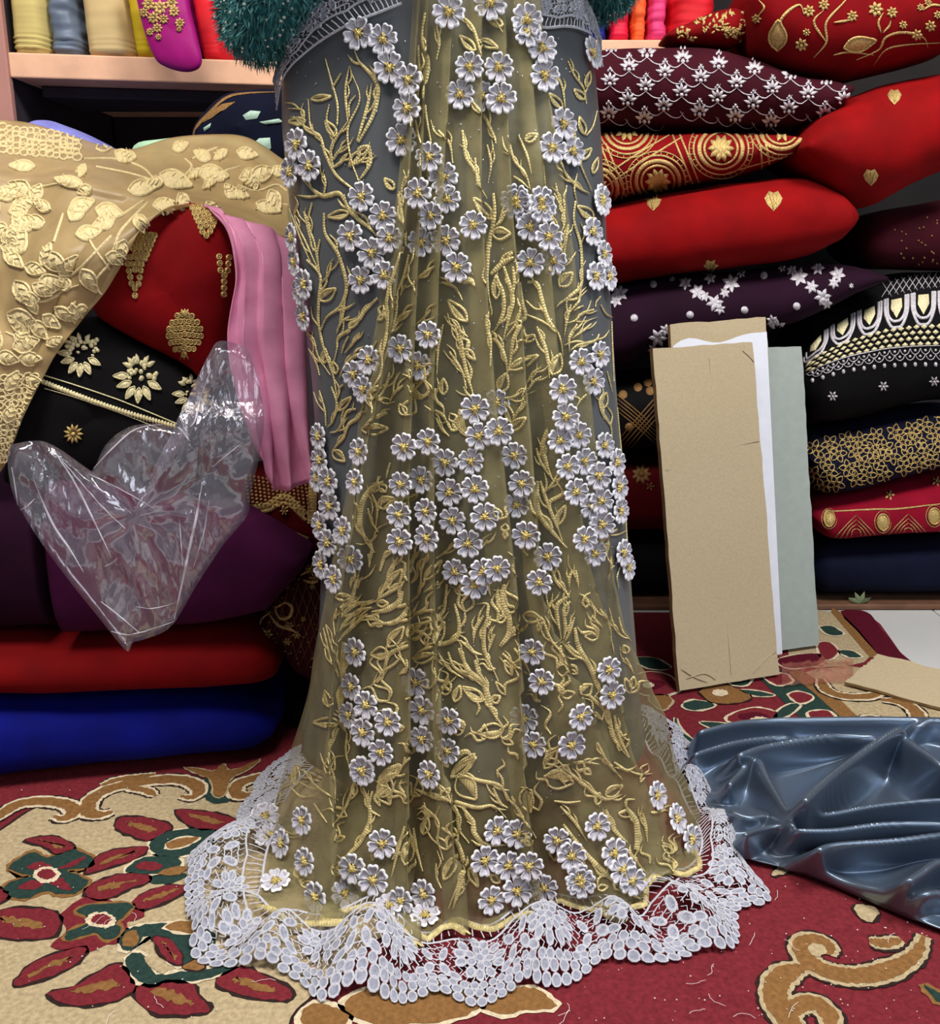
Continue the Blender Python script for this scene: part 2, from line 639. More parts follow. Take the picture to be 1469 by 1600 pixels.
m.poly(Z4([(530, 925), (545, 870), (620, 840), (740, 830), (900, 850), (960, 900), (900, 960), (840, 1015), (760, 1000), (720, 915), (640, 885), (610, 930), (560, 950)]), 'rug_green', 3, 'rug_white', 0.004)
m.poly(Z4([(540, 920), (555, 880), (610, 860), (600, 930)]), 'rug_brown', 5)
m.poly(Z4([(560, 1000), (600, 960), (650, 980), (690, 1055), (800, 1045), (930, 1030), (1060, 1005), (960, 1060), (850, 1085), (740, 1078), (680, 1102), (600, 1080)]), 'rug_green', 4, 'rug_white', 0.004)
m.poly(Z4([(640, 990), (690, 970), (740, 1040), (700, 1050)]), 'rug_cream', 6)
m.poly(Z4([(680, 900), (740, 900), (800, 960), (800, 1020), (730, 985)]), 'rug_red', 6, 'rug_dark', 0.002, 'rug_brown')
m.poly(Z4([(730, 850), (800, 820), (900, 840), (870, 872), (800, 870)]), 'rug_brown', 6, 'rug_white', 0.003)
m.poly(Z4([(810, 1030), (870, 990), (910, 1000), (890, 1040)]), 'rug_brown', 6, 'rug_dark', 0.002)
m.done('scroll_motif')
# scrolling edge of the cream field
for pts, w in (([(-80, 400), (0, 350), (80, 300), (180, 285), (280, 295), (325, 318), (320, 345), (280, 362), (240, 352)], 0.020),
               ([(500, 330), (450, 345), (395, 335), (400, 285), (460, 240), (560, 210), (700, 190), (800, 190), (860, 210), (880, 240), (850, 268), (800, 262)], 0.022),
               ([(450, 215), (520, 190), (610, 178), (690, 165)], 0.012), ([(560, 225), (640, 235), (690, 260)], 0.012),
               ([(1130, 250), (1080, 262), (1040, 245), (1060, 205), (1140, 180), (1240, 165), (1330, 160), (1420, 190)], 0.020)):
    m = Motif(); m.scroll(Z4(pts), w); m.done('scroll_motif')
m = Motif()
m.poly(Z4([(895, 190), (930, 190), (940, 260), (1000, 262), (1010, 190), (1050, 190), (1030, 260), (1000, 290), (930, 290), (905, 260)]), 'rug_green', 3)
m.poly(Z4([(815, 135), (900, 145), (950, 150), (985, 120), (1010, 145), (1060, 138), (1150, 100), (1090, 150), (1020, 185), (995, 255), (945, 255), (935, 195), (880, 165)]), 'rug_brown', 4, 'rug_cream', 0.0025)
m.done('palmette_motif')
# red field front right
for pts, w in (([(1010, 935), (1015, 900), (960, 880), (915, 900), (930, 955), (1000, 1000), (1100, 1022), (1200, 1015), (1300, 980), (1370, 930), (1400, 860)], 0.024),
               ([(920, 985), (850, 1010), (805, 1060), (810, 1140), (870, 1220), (960, 1290)], 0.026),
               ([(1180, 880), (1240, 890), (1310, 875)], 0.014),
               ([(870, 1180), (900, 1140), (970, 1135), (1020, 1190), (1010, 1250)], 0.02)):
    m = Motif(); m.scroll(Z8(pts), w, edge='rug_cream'); m.done('scroll_motif')
m = Motif(); m.poly(Z8([(930, 905), (960, 890), (1005, 905), (1000, 940), (950, 940)]), 'rug_cream', 5); m.done('scroll_motif')
for q in ([(790, 612), (830, 560), (885, 555), (850, 602)], [(1120, 740), (1170, 735), (1215, 755), (1200, 800), (1145, 788)]):
    m = Motif(); m.poly(Z8(q), 'rug_cream', 2, 'rug_dark', 0.003); m.done('leaf_motif')
m = Motif(); m.poly(Z8([(1400, 1060), (1440, 1080), (1520, 1110), (1540, 1160), (1450, 1120)]), 'rug_green', 2, 'rug_brown', 0.006); m.done('leaf_motif')
# brown scroll peeping out under the front lace
m = Motif(); m.poly(ZB2([(-330, 1640), (-320, 1560), (-230, 1520), (-130, 1550), (-60, 1600), (-120, 1690)]), 'rug_brown', 3, 'rug_white', 0.006); m.done('scroll_motif')
m = Motif(); m.poly(ZB2([(-40, 1480), (100, 1430), (300, 1440), (500, 1400), (640, 1450), (740, 1520), (640, 1590), (400, 1640), (100, 1640), (-80, 1560)]), 'rug_brown', 3, 'rug_white', 0.006); m.done('scroll_motif')
m = Motif(); m.poly(ZB2([(720, 1535), (800, 1480), (930, 1425), (1050, 1430), (1130, 1480), (1170, 1540), (1000, 1562), (850, 1585)]), 'rug_brown', 2, 'rug_white', 0.005); m.done('leaf_motif')
# far border on the right: dark band with red blocks, stripes, cream guard, maroon edge
m = Motif()
m.poly(Z7([(700, 690), (870, 715), (960, 800), (1100, 915), (1200, 1010), (1040, 1010), (930, 925), (850, 850), (760, 760)]), 'rug_green', 1, smooth=2)
for q in ([(758, 728), (840, 724), (866, 755), (808, 768)], [(860, 808), (905, 798), (952, 820), (902, 842)], [(940, 882), (1010, 874), (1036, 905), (972, 918)]):
    m.poly(Z7(q), 'rug_red', 4, 'rug_white', 0.006)
m.poly(Z7([(860, 715), (925, 715), (1020, 790), (1140, 900), (1210, 980), (1150, 980), (1060, 890), (960, 800)]), 'rug_brown', 2, smooth=2)
m.done('border_band')
m = Motif()
m.poly(Z7([(925, 715), (1100, 690), (1300, 730), (1600, 800), (1600, 1000), (1230, 990), (1140, 900), (1020, 790)]), 'rug_cream', 1, smooth=2)
m.done('cream_guard')
for pts, w in (([(985, 745), (1010, 790), (1080, 815), (1180, 815), (1260, 790)], 0.022), ([(1230, 830), (1310, 840), (1370, 880), (1370, 930), (1300, 925)], 0.024), ([(1150, 920), (1190, 905), (1240, 915)], 0.02)):
    m = Motif(); m.scroll(Z7(pts), w, lev=4); m.done('scroll_motif')
m = Motif()
m.poly(Z7([(900, 470), (1030, 470), (1110, 560), (1190, 645), (1090, 690), (900, 690), (850, 600)]), 'rug_cream', 1, smooth=2)
m.poly(Z7([(1030, 470), (1065, 468), (1215, 635), (1185, 655), (1110, 565)]), 'rug_brown', 2, smooth=2)
m.poly(Z7([(1062, 466), (1150, 464), (1185, 480), (1215, 520), (1260, 575), (1312, 640), (1400, 720), (1330, 725), (1212, 640), (1130, 545)]), 'rug_maroon', 2, smooth=2)
m.done('maroon_edge')
for q, a in (([(985, 535), (1030, 530), (1075, 560), (1020, 565)], 'rug_green'), ([(1060, 630), (1110, 630), (1150, 655), (1100, 655)], 'rug_green'), ([(975, 600), (1030, 600), (1055, 640), (1000, 665)], 'rug_red')):
    m = Motif(); m.poly(Z7(q), a, 4, 'rug_white', 0.005); m.done('leaf_motif')
# flowers of the red field behind the satin
m = Motif()
m.poly(Z7([(660, 875), (740, 862), (810, 885), (800, 920), (850, 930), (780, 955), (700, 950), (650, 930), (610, 905)]), 'rug_red', 3, 'rug_white', 0.006)
m.poly(Z7([(650, 895), (730, 880), (780, 905), (720, 925)]), 'rug_maroon', 5)
m.poly(Z7(circ(740, 915, 40, 16)), 'rug_white', 6); m.done('blossom_motif')
m = Motif()
m.poly(Z7([(500, 790), (570, 765), (640, 780), (705, 815), (660, 840), (560, 842), (520, 820)]), 'rug_brown', 3, 'rug_dark', 0.003)
m.poly(Z7(circ(580, 802, 32, 14)), 'rug_white', 6); m.done('blossom_motif')
m = Motif()
m.poly(Z7([(235, 740), (300, 715), (380, 735), (415, 785), (350, 810), (260, 800)]), 'rug_red', 3, 'rug_white', 0.006)
m.poly(Z7([(240, 770), (300, 745), (360, 765), (300, 790)]), 'rug_maroon', 5); m.poly(Z7(circ(290, 770, 24, 12)), 'rug_white', 6); m.done('blossom_motif')
for q, a in (([(295, 825), (340, 805), (385, 830), (350, 870)], 'rug_brown'), ([(430, 850), (480, 830), (560, 850), (480, 872)], 'rug_green'), ([(500, 920), (600, 925), (660, 940), (560, 945)], 'rug_green'),
             ([(790, 900), (850, 850), (900, 850), (840, 900)], 'rug_green'), ([(660, 790), (740, 795), (800, 810), (720, 812)], 'rug_green'), ([(400, 900), (430, 960), (480, 1000), (410, 980)], 'rug_green'),
             ([(240, 660), (320, 660), (380, 700), (290, 700)], 'rug_green'), ([(820, 660), (980, 640), (990, 680), (860, 700)], 'rug_maroon'), ([(620, 745), (700, 735), (690, 765), (640, 770)], 'rug_green')):
    m = Motif(); m.poly(Z7(q), a, 3, 'rug_white' if a != 'rug_brown' else 'rug_cream', 0.0045); m.done('leaf_motif')

# lint and thread ends on the carpet
lb = MB()
for k in range(230):
    x, y = (R.uniform(850, 1460), R.uniform(1380, 1595)) if k < 150 else (R.uniform(10, 450), R.uniform(1230, 1595))
    p = fl(x, y, RT + 0.004)
    if R.random() < 0.86:
        r = R.uniform(0.0004, 0.0012)
        lb.add([p + Vector(v) * r for v in ((1, 0, 0), (0, 1, 0), (-1, 0, 0), (0, -1, 0), (0, 0, 1))], [(0, 1, 4), (1, 2, 4), (2, 3, 4), (3, 0, 4)])
    else:
        a = R.uniform(0, 6.28); vs = []
        for i in range(6):
            d = Vector((math.cos(a), math.sin(a), 0)); nn = Vector((-d.y, d.x, 0)) * 0.00022
            vs += [p + nn, p - nn]; p = p + d * R.uniform(0.003, 0.007); a += R.uniform(-0.7, 0.7)
        lb.add(vs, [(2 * i, 2 * i + 1, 2 * i + 3, 2 * i + 2) for i in range(5)])
tag(lb.build('lint', 'lint', RUG, smooth=False), kind='stuff')

# ------------------------------------------------------------------ left wall unit
zb = at(15, 121, 2.0).z
xl, xr = at(16, 121, 2.0).x, at(470, 134, 2.1).x
UNIT = empty('wall_shelf', (xl, 2.0, 0.0), 'pale wooden shelf board carrying upright folded cloths above dark cupboard', 'shelf')


def slab(name, x0, x1, d0, d1, back_, z0, z1, m):
    b = MB()
    P = [(x0, d0), (x1, d1), (x1, back_), (x0, back_)]
    v = [(x, y, z0) for x, y in P] + [(x, y, z1) for x, y in P]
    b.add(v, [(3, 2, 1, 0), (4, 5, 6, 7), (0, 1, 5, 4), (1, 2, 6, 5), (2, 3, 7, 6), (3, 0, 4, 7)])
    o = b.build(name, m, UNIT, smooth=False)
    md = o.modifiers.new('edge', 'BEVEL'); md.width = 0.003; md.segments = 2
    return o


slab('shelf_board', xl, xr, 2.0, 2.1, 2.55, zb, zb + 0.045, 'shelf_wood')
slab('under_rail', xl + 0.02, xr, 2.09, 2.19, 2.3, zb - 0.022, zb - 0.0005, 'shelf_dark')
slab('back_panel', xl, xr, 2.55, 2.55, 2.58, 0.0, zb + 0.6, 'shelf_dark')
slab('front_stile', xl - 0.18, xl, 1.99, 1.994, 2.012, 0.0, zb + 0.6, 'wall_pink')
slab('side_panel', xl - 0.18, xl - 0.004, 2.012, 2.012, 2.55, 0.0, zb + 0.6, 'shelf_dark')
hb = MB(); q = at(32, 142, 2.1); hb.box((q.x - 0.012, 2.08, q.z - 0.02), (q.x + 0.02, 2.1, q.z + 0.012), bev=0.003)
hb.box((q.x + 0.012, 2.085, q.z - 0.05), (q.x + 0.018, 2.095, q.z - 0.02), bev=0.002); hb.build('hinge', 'hinge_metal', UNIT, smooth=False)

# right: low platform under the stacked bundles, shelf behind at the top
pl = MB(); pz = at(1380, 945, 2.1).z
pl.box((0.2, 2.1, 0.0), (1.6, 2.58, pz), bev=0.004)
tag(pl.build('low_platform', 'plank_brown', smooth=False), 'brown wooden plank platform on the floor beneath the right-hand bundles', 'platform')
rs = MB(); z2 = at(1000, 62, 2.25).z
rs.box((-0.1, 2.25, z2 - 0.03), (at(1178, 62, 2.25).x, 2.58, z2), bev=0.003)
tag(rs.build('upper_shelf', 'shelf_wood', smooth=False), 'wooden shelf carrying the upright bright cloths at top right', 'shelf')

# ------------------------------------------------------------------ saree on the standing figure
mat('satin_grey', (102, 105, 108), 0.36, 0.3, var=0.12, vscale=5, bump=0.08, bscale=900, spec=0.5)
mat('gold_thread', (214, 196, 136), 0.38, 0.25, var=0.35, vscale=120, bump=0.5, bscale=900, stitch=95, spec=0.5)
mat('lace_fill', (176, 178, 196), 0.8, var=0.2, vscale=200, bump=0.9, bscale=1500)
mat('lace_white', (226, 226, 236), 0.8, var=0.12, vscale=300, bump=0.9, bscale=1500)
mat('petal_satin', (192, 188, 198), 0.55, var=0.22, vscale=260, bump=0.6, bscale=900, spec=0.4)
mat('petal_edge', (240, 240, 246), 0.7, var=0.06, vscale=400, bump=0.6, bscale=1500)
mat('gold_core', (228, 206, 132), 0.35, 0.4, var=0.3, vscale=500, bump=0.6, bscale=1500)
mat('bead', (190, 192, 196), 0.2, 0.8)


def net_mat(name, col, alpha, var=0.25):
    m_ = mat(name, col, 0.42, var=var, vscale=30, spec=0.6, sheen=0.3, bump=0.25, bscale=90)
    nt = m_.node_tree
    b = nt.nodes['Principled BSDF']
    out = nt.nodes['Material Output']
    tr = nt.nodes.new('ShaderNodeBsdfTransparent')
    tl = nt.nodes.new('ShaderNodeBsdfTranslucent')
    tl.inputs[0].default_value = srgb(col)
    mx = nt.nodes.new('ShaderNodeMixShader'); mx.inputs[0].default_value = 0.3
    nt.links.new(b.outputs[0], mx.inputs[1]); nt.links.new(tl.outputs[0], mx.inputs[2])
    m2 = nt.nodes.new('ShaderNodeMixShader')
    tc = nt.nodes.new('ShaderNodeTexCoord')
    nz = nt.nodes.new('ShaderNodeTexNoise'); nz.inputs['Scale'].default_value = 14; nz.inputs['Detail'].default_value = 5
    nt.links.new(tc.outputs['Object'], nz.inputs['Vector'])
    mr = nt.nodes.new('ShaderNodeMapRange')
    mr.inputs[1].default_value = 0.3; mr.inputs[2].default_value = 0.7
    mr.inputs[3].default_value = alpha - 0.1; mr.inputs[4].default_value = alpha + 0.1
    nt.links.new(nz.outputs['Fac'], mr.inputs[0]); nt.links.new(mr.outputs[0], m2.inputs[0])
    nt.links.new(tr.outputs[0], m2.inputs[1]); nt.links.new(mx.outputs[0], m2.inputs[2])
    nt.links.new(m2.outputs[0], out.inputs[0])
    return m_


net_mat('net_olive', (170, 160, 116), 0.47)

SIL = [(-80, 478, 880), (0, 462, 900), (60, 448, 918), (120, 442, 930), (200, 442, 938), (300, 452, 944), (400, 462, 949), (500, 478, 956),
       (600, 488, 962), (700, 494, 970), (800, 497, 977), (900, 499, 984), (1000, 494, 992), (1060, 488, 996), (1120, 474, 1002),
       (1180, 456, 1020), (1230, 440, 1042), (1280, 420, 1068), (1330, 410, 1088), (1500, 400, 1100)]
HEM_Z = 0.016
sk = MB()
rows = []
NT = 144
for i in range(91):
    z = 1.26 + (HEM_Z - 1.26) * i / 90
    yc = float(np.interp(z, [0, 0.4, 0.9, 1.2], [1.24, 1.27, 1.28, 1.285]))
    b = float(np.interp(z, [0, 0.12, 0.3, 0.6, 0.9, 1.2], [0.225, 0.195, 0.172, 0.152, 0.142, 0.125]))
    y = proj((0, yc, z))[1]
    l, r = interp(SIL, y)
    xl_, xr_ = at(l, y, yc).x, at(r, y, yc).x
    xc, a = (xl_ + xr_) / 2, (xr_ - xl_) / 2
    row = []
    for k in range(NT):
        th = 2 * math.pi * k / NT
        fold = float(np.interp(z, [0, 0.5, 0.9], [0.016, 0.005, 0.0015]))
        d = fold * (math.sin(th * 11 + 0.6 * math.sin(z * 5)) * 0.6 + fbm((math.cos(th) * 2, math.sin(th) * 2, z * 0.7), 1.6, 3) * 0.8)
        wr_ = 0.004 * fbm((th * 2, z * 3, 1), 1.5, 9)
        row.append(Vector((xc + (a + min(0, d) * 0.5) * math.cos(th), yc + (b + d + wr_) * math.sin(th), z)))
    rows.append(row)
sk.grid(rows, closed=True, flip=True)
SK = sk.bvh()
SAREE = empty('saree', (0, 1.25, 0.012), 'olive net saree with gold vines, white flowers and lace hem, worn over grey satin', 'saree')
us = MB(); us.grid([r_ for r_ in rows if r_[0].z > 0.13], closed=True, flip=True)
solid(us.build('satin_underskirt', 'satin_grey', SAREE), 0.0015, -1)

HEM = [(400, 1412), (430, 1416), (455, 1431), (467, 1436), (500, 1427), (535, 1421), (567, 1411), (594, 1407), (612, 1418), (640, 1448), (668, 1460),
       (691, 1437), (707, 1431), (738, 1442), (765, 1445), (783, 1432), (802, 1416), (823, 1411), (849, 1411), (875, 1396), (899, 1403),
       (927, 1404), (950, 1415), (980, 1412), (1004, 1402), (1014, 1372), (1030, 1355), (1072, 1357), (1095, 1337), (1102, 1308)]
PED = [(-80, 650, 832), (0, 648, 834), (100, 640, 838), (200, 632, 852), (300, 622, 866), (400, 606, 876), (500, 590, 886), (600, 572, 894), (700, 560, 904),
       (800, 540, 916), (900, 520, 934), (1000, 502, 958), (1060, 492, 976), (1120, 478, 1000), (1200, 452, 1028), (1300, 424, 1072), (1350, 414, 1094), (1430, 402, 1100)]


def base_hit(x, y):
    l, r = interp(SIL, y)
    xx = min(max(x, l + 3), r - 3)
    q = hit(SK, xx, y)
    if q is None:
        f = fl(x, y, 0.02)
        return f, Vector((0, -0.5, 0.85))
    return q


pn = MB()
TY = [-80, 0, 300, 600, 900, 1150, 1430]
TRK = [None,
       [655, 656, 642, 604, 566, 545, 528],
       [668, 668, 660, 645, 640, 640, 640],
       [702, 700, 690, 680, 690, 700, 718],
       [742, 742, 735, 748, 770, 796, 835],
       [775, 775, 782, 802, 828, 884, 955],
       [806, 806, 828, 848, 884, 944, 1035],
       None]
NPL = len(TRK) - 1
PER = 26


def trk(i, y):
    if i == 0: return interp(PED, y)[0]
    if i == NPL: return interp(PED, y)[1]
    return float(np.interp(y, TY, TRK[i]))


def folded(s, y):
    """pixel x and forward push of the knife-pleated net at pleat coordinate s"""
    i = min(NPL - 1, int(s)); k = s - i
    xa, xb = trk(i, y), trk(i + 1, y)
    W = xb - xa
    ov = 0.0 if i == NPL - 1 else 1.0
    if k < 0.70:
        t = k / 0.70
        x = xa + (W * (1 + 0.20 * ov)) * t
        d = t ** 1.4
    elif k < 0.86:
        t = (k - 0.70) / 0.16
        x = xb + 0.20 * W * ov - 0.42 * W * ov * t
        d = 1 - 0.72 * t
    else:
        t = (k - 0.86) / 0.14
        x = xb - 0.22 * W * ov + 0.22 * W * ov * t
        d = 0.28 * (1 - t)
    return x, d


NQ, NV = NPL * PER, 120
prow = []
for i in range(NV + 1):
    v = i / NV
    row = []
    for j in range(NQ + 1):
        s_ = j / PER
        xh = min(1101, max(401, folded(s_, 1400)[0]))
        yh = float(np.interp(xh, [h[0] for h in HEM], [h[1] for h in HEM]))
        y = -70 + v * (yh + 70)
        x, f = folded(s_, y)
        p, n_ = base_hit(x, y)
        n_ = Vector((n_.x, n_.y, 0.15 * abs(n_.z)))
        n_.normalize()
        amp = float(np.interp(y, [0, 300, 700, 1100, 1430], [0.012, 0.024, 0.040, 0.050, 0.042]))
        amp *= 0.7 + 0.3 * math.sin(int(s_) * 2.4 + 1.0) ** 2
        q = j / NQ
        edge = min(1, q / 0.03, (1 - q) / 0.05)
        d = 0.006 + amp * f * edge + 0.0035 * fbm((x * 0.02, y * 0.008, 0), 1, 4) + 0.002 * fbm((x * 0.07, y * 0.012, 0), 1, 8)
        row.append(p + n_ * d)
    prow.append(row)
pn.grid(prow, flip=True)
pn.build('pleated_net', 'net_olive', SAREE)
allm = MB(); allm.v, allm.f = sk.v + pn.v, sk.f + [tuple(k + len(sk.v) for k in f) for f in pn.f]
AL = allm.bvh()

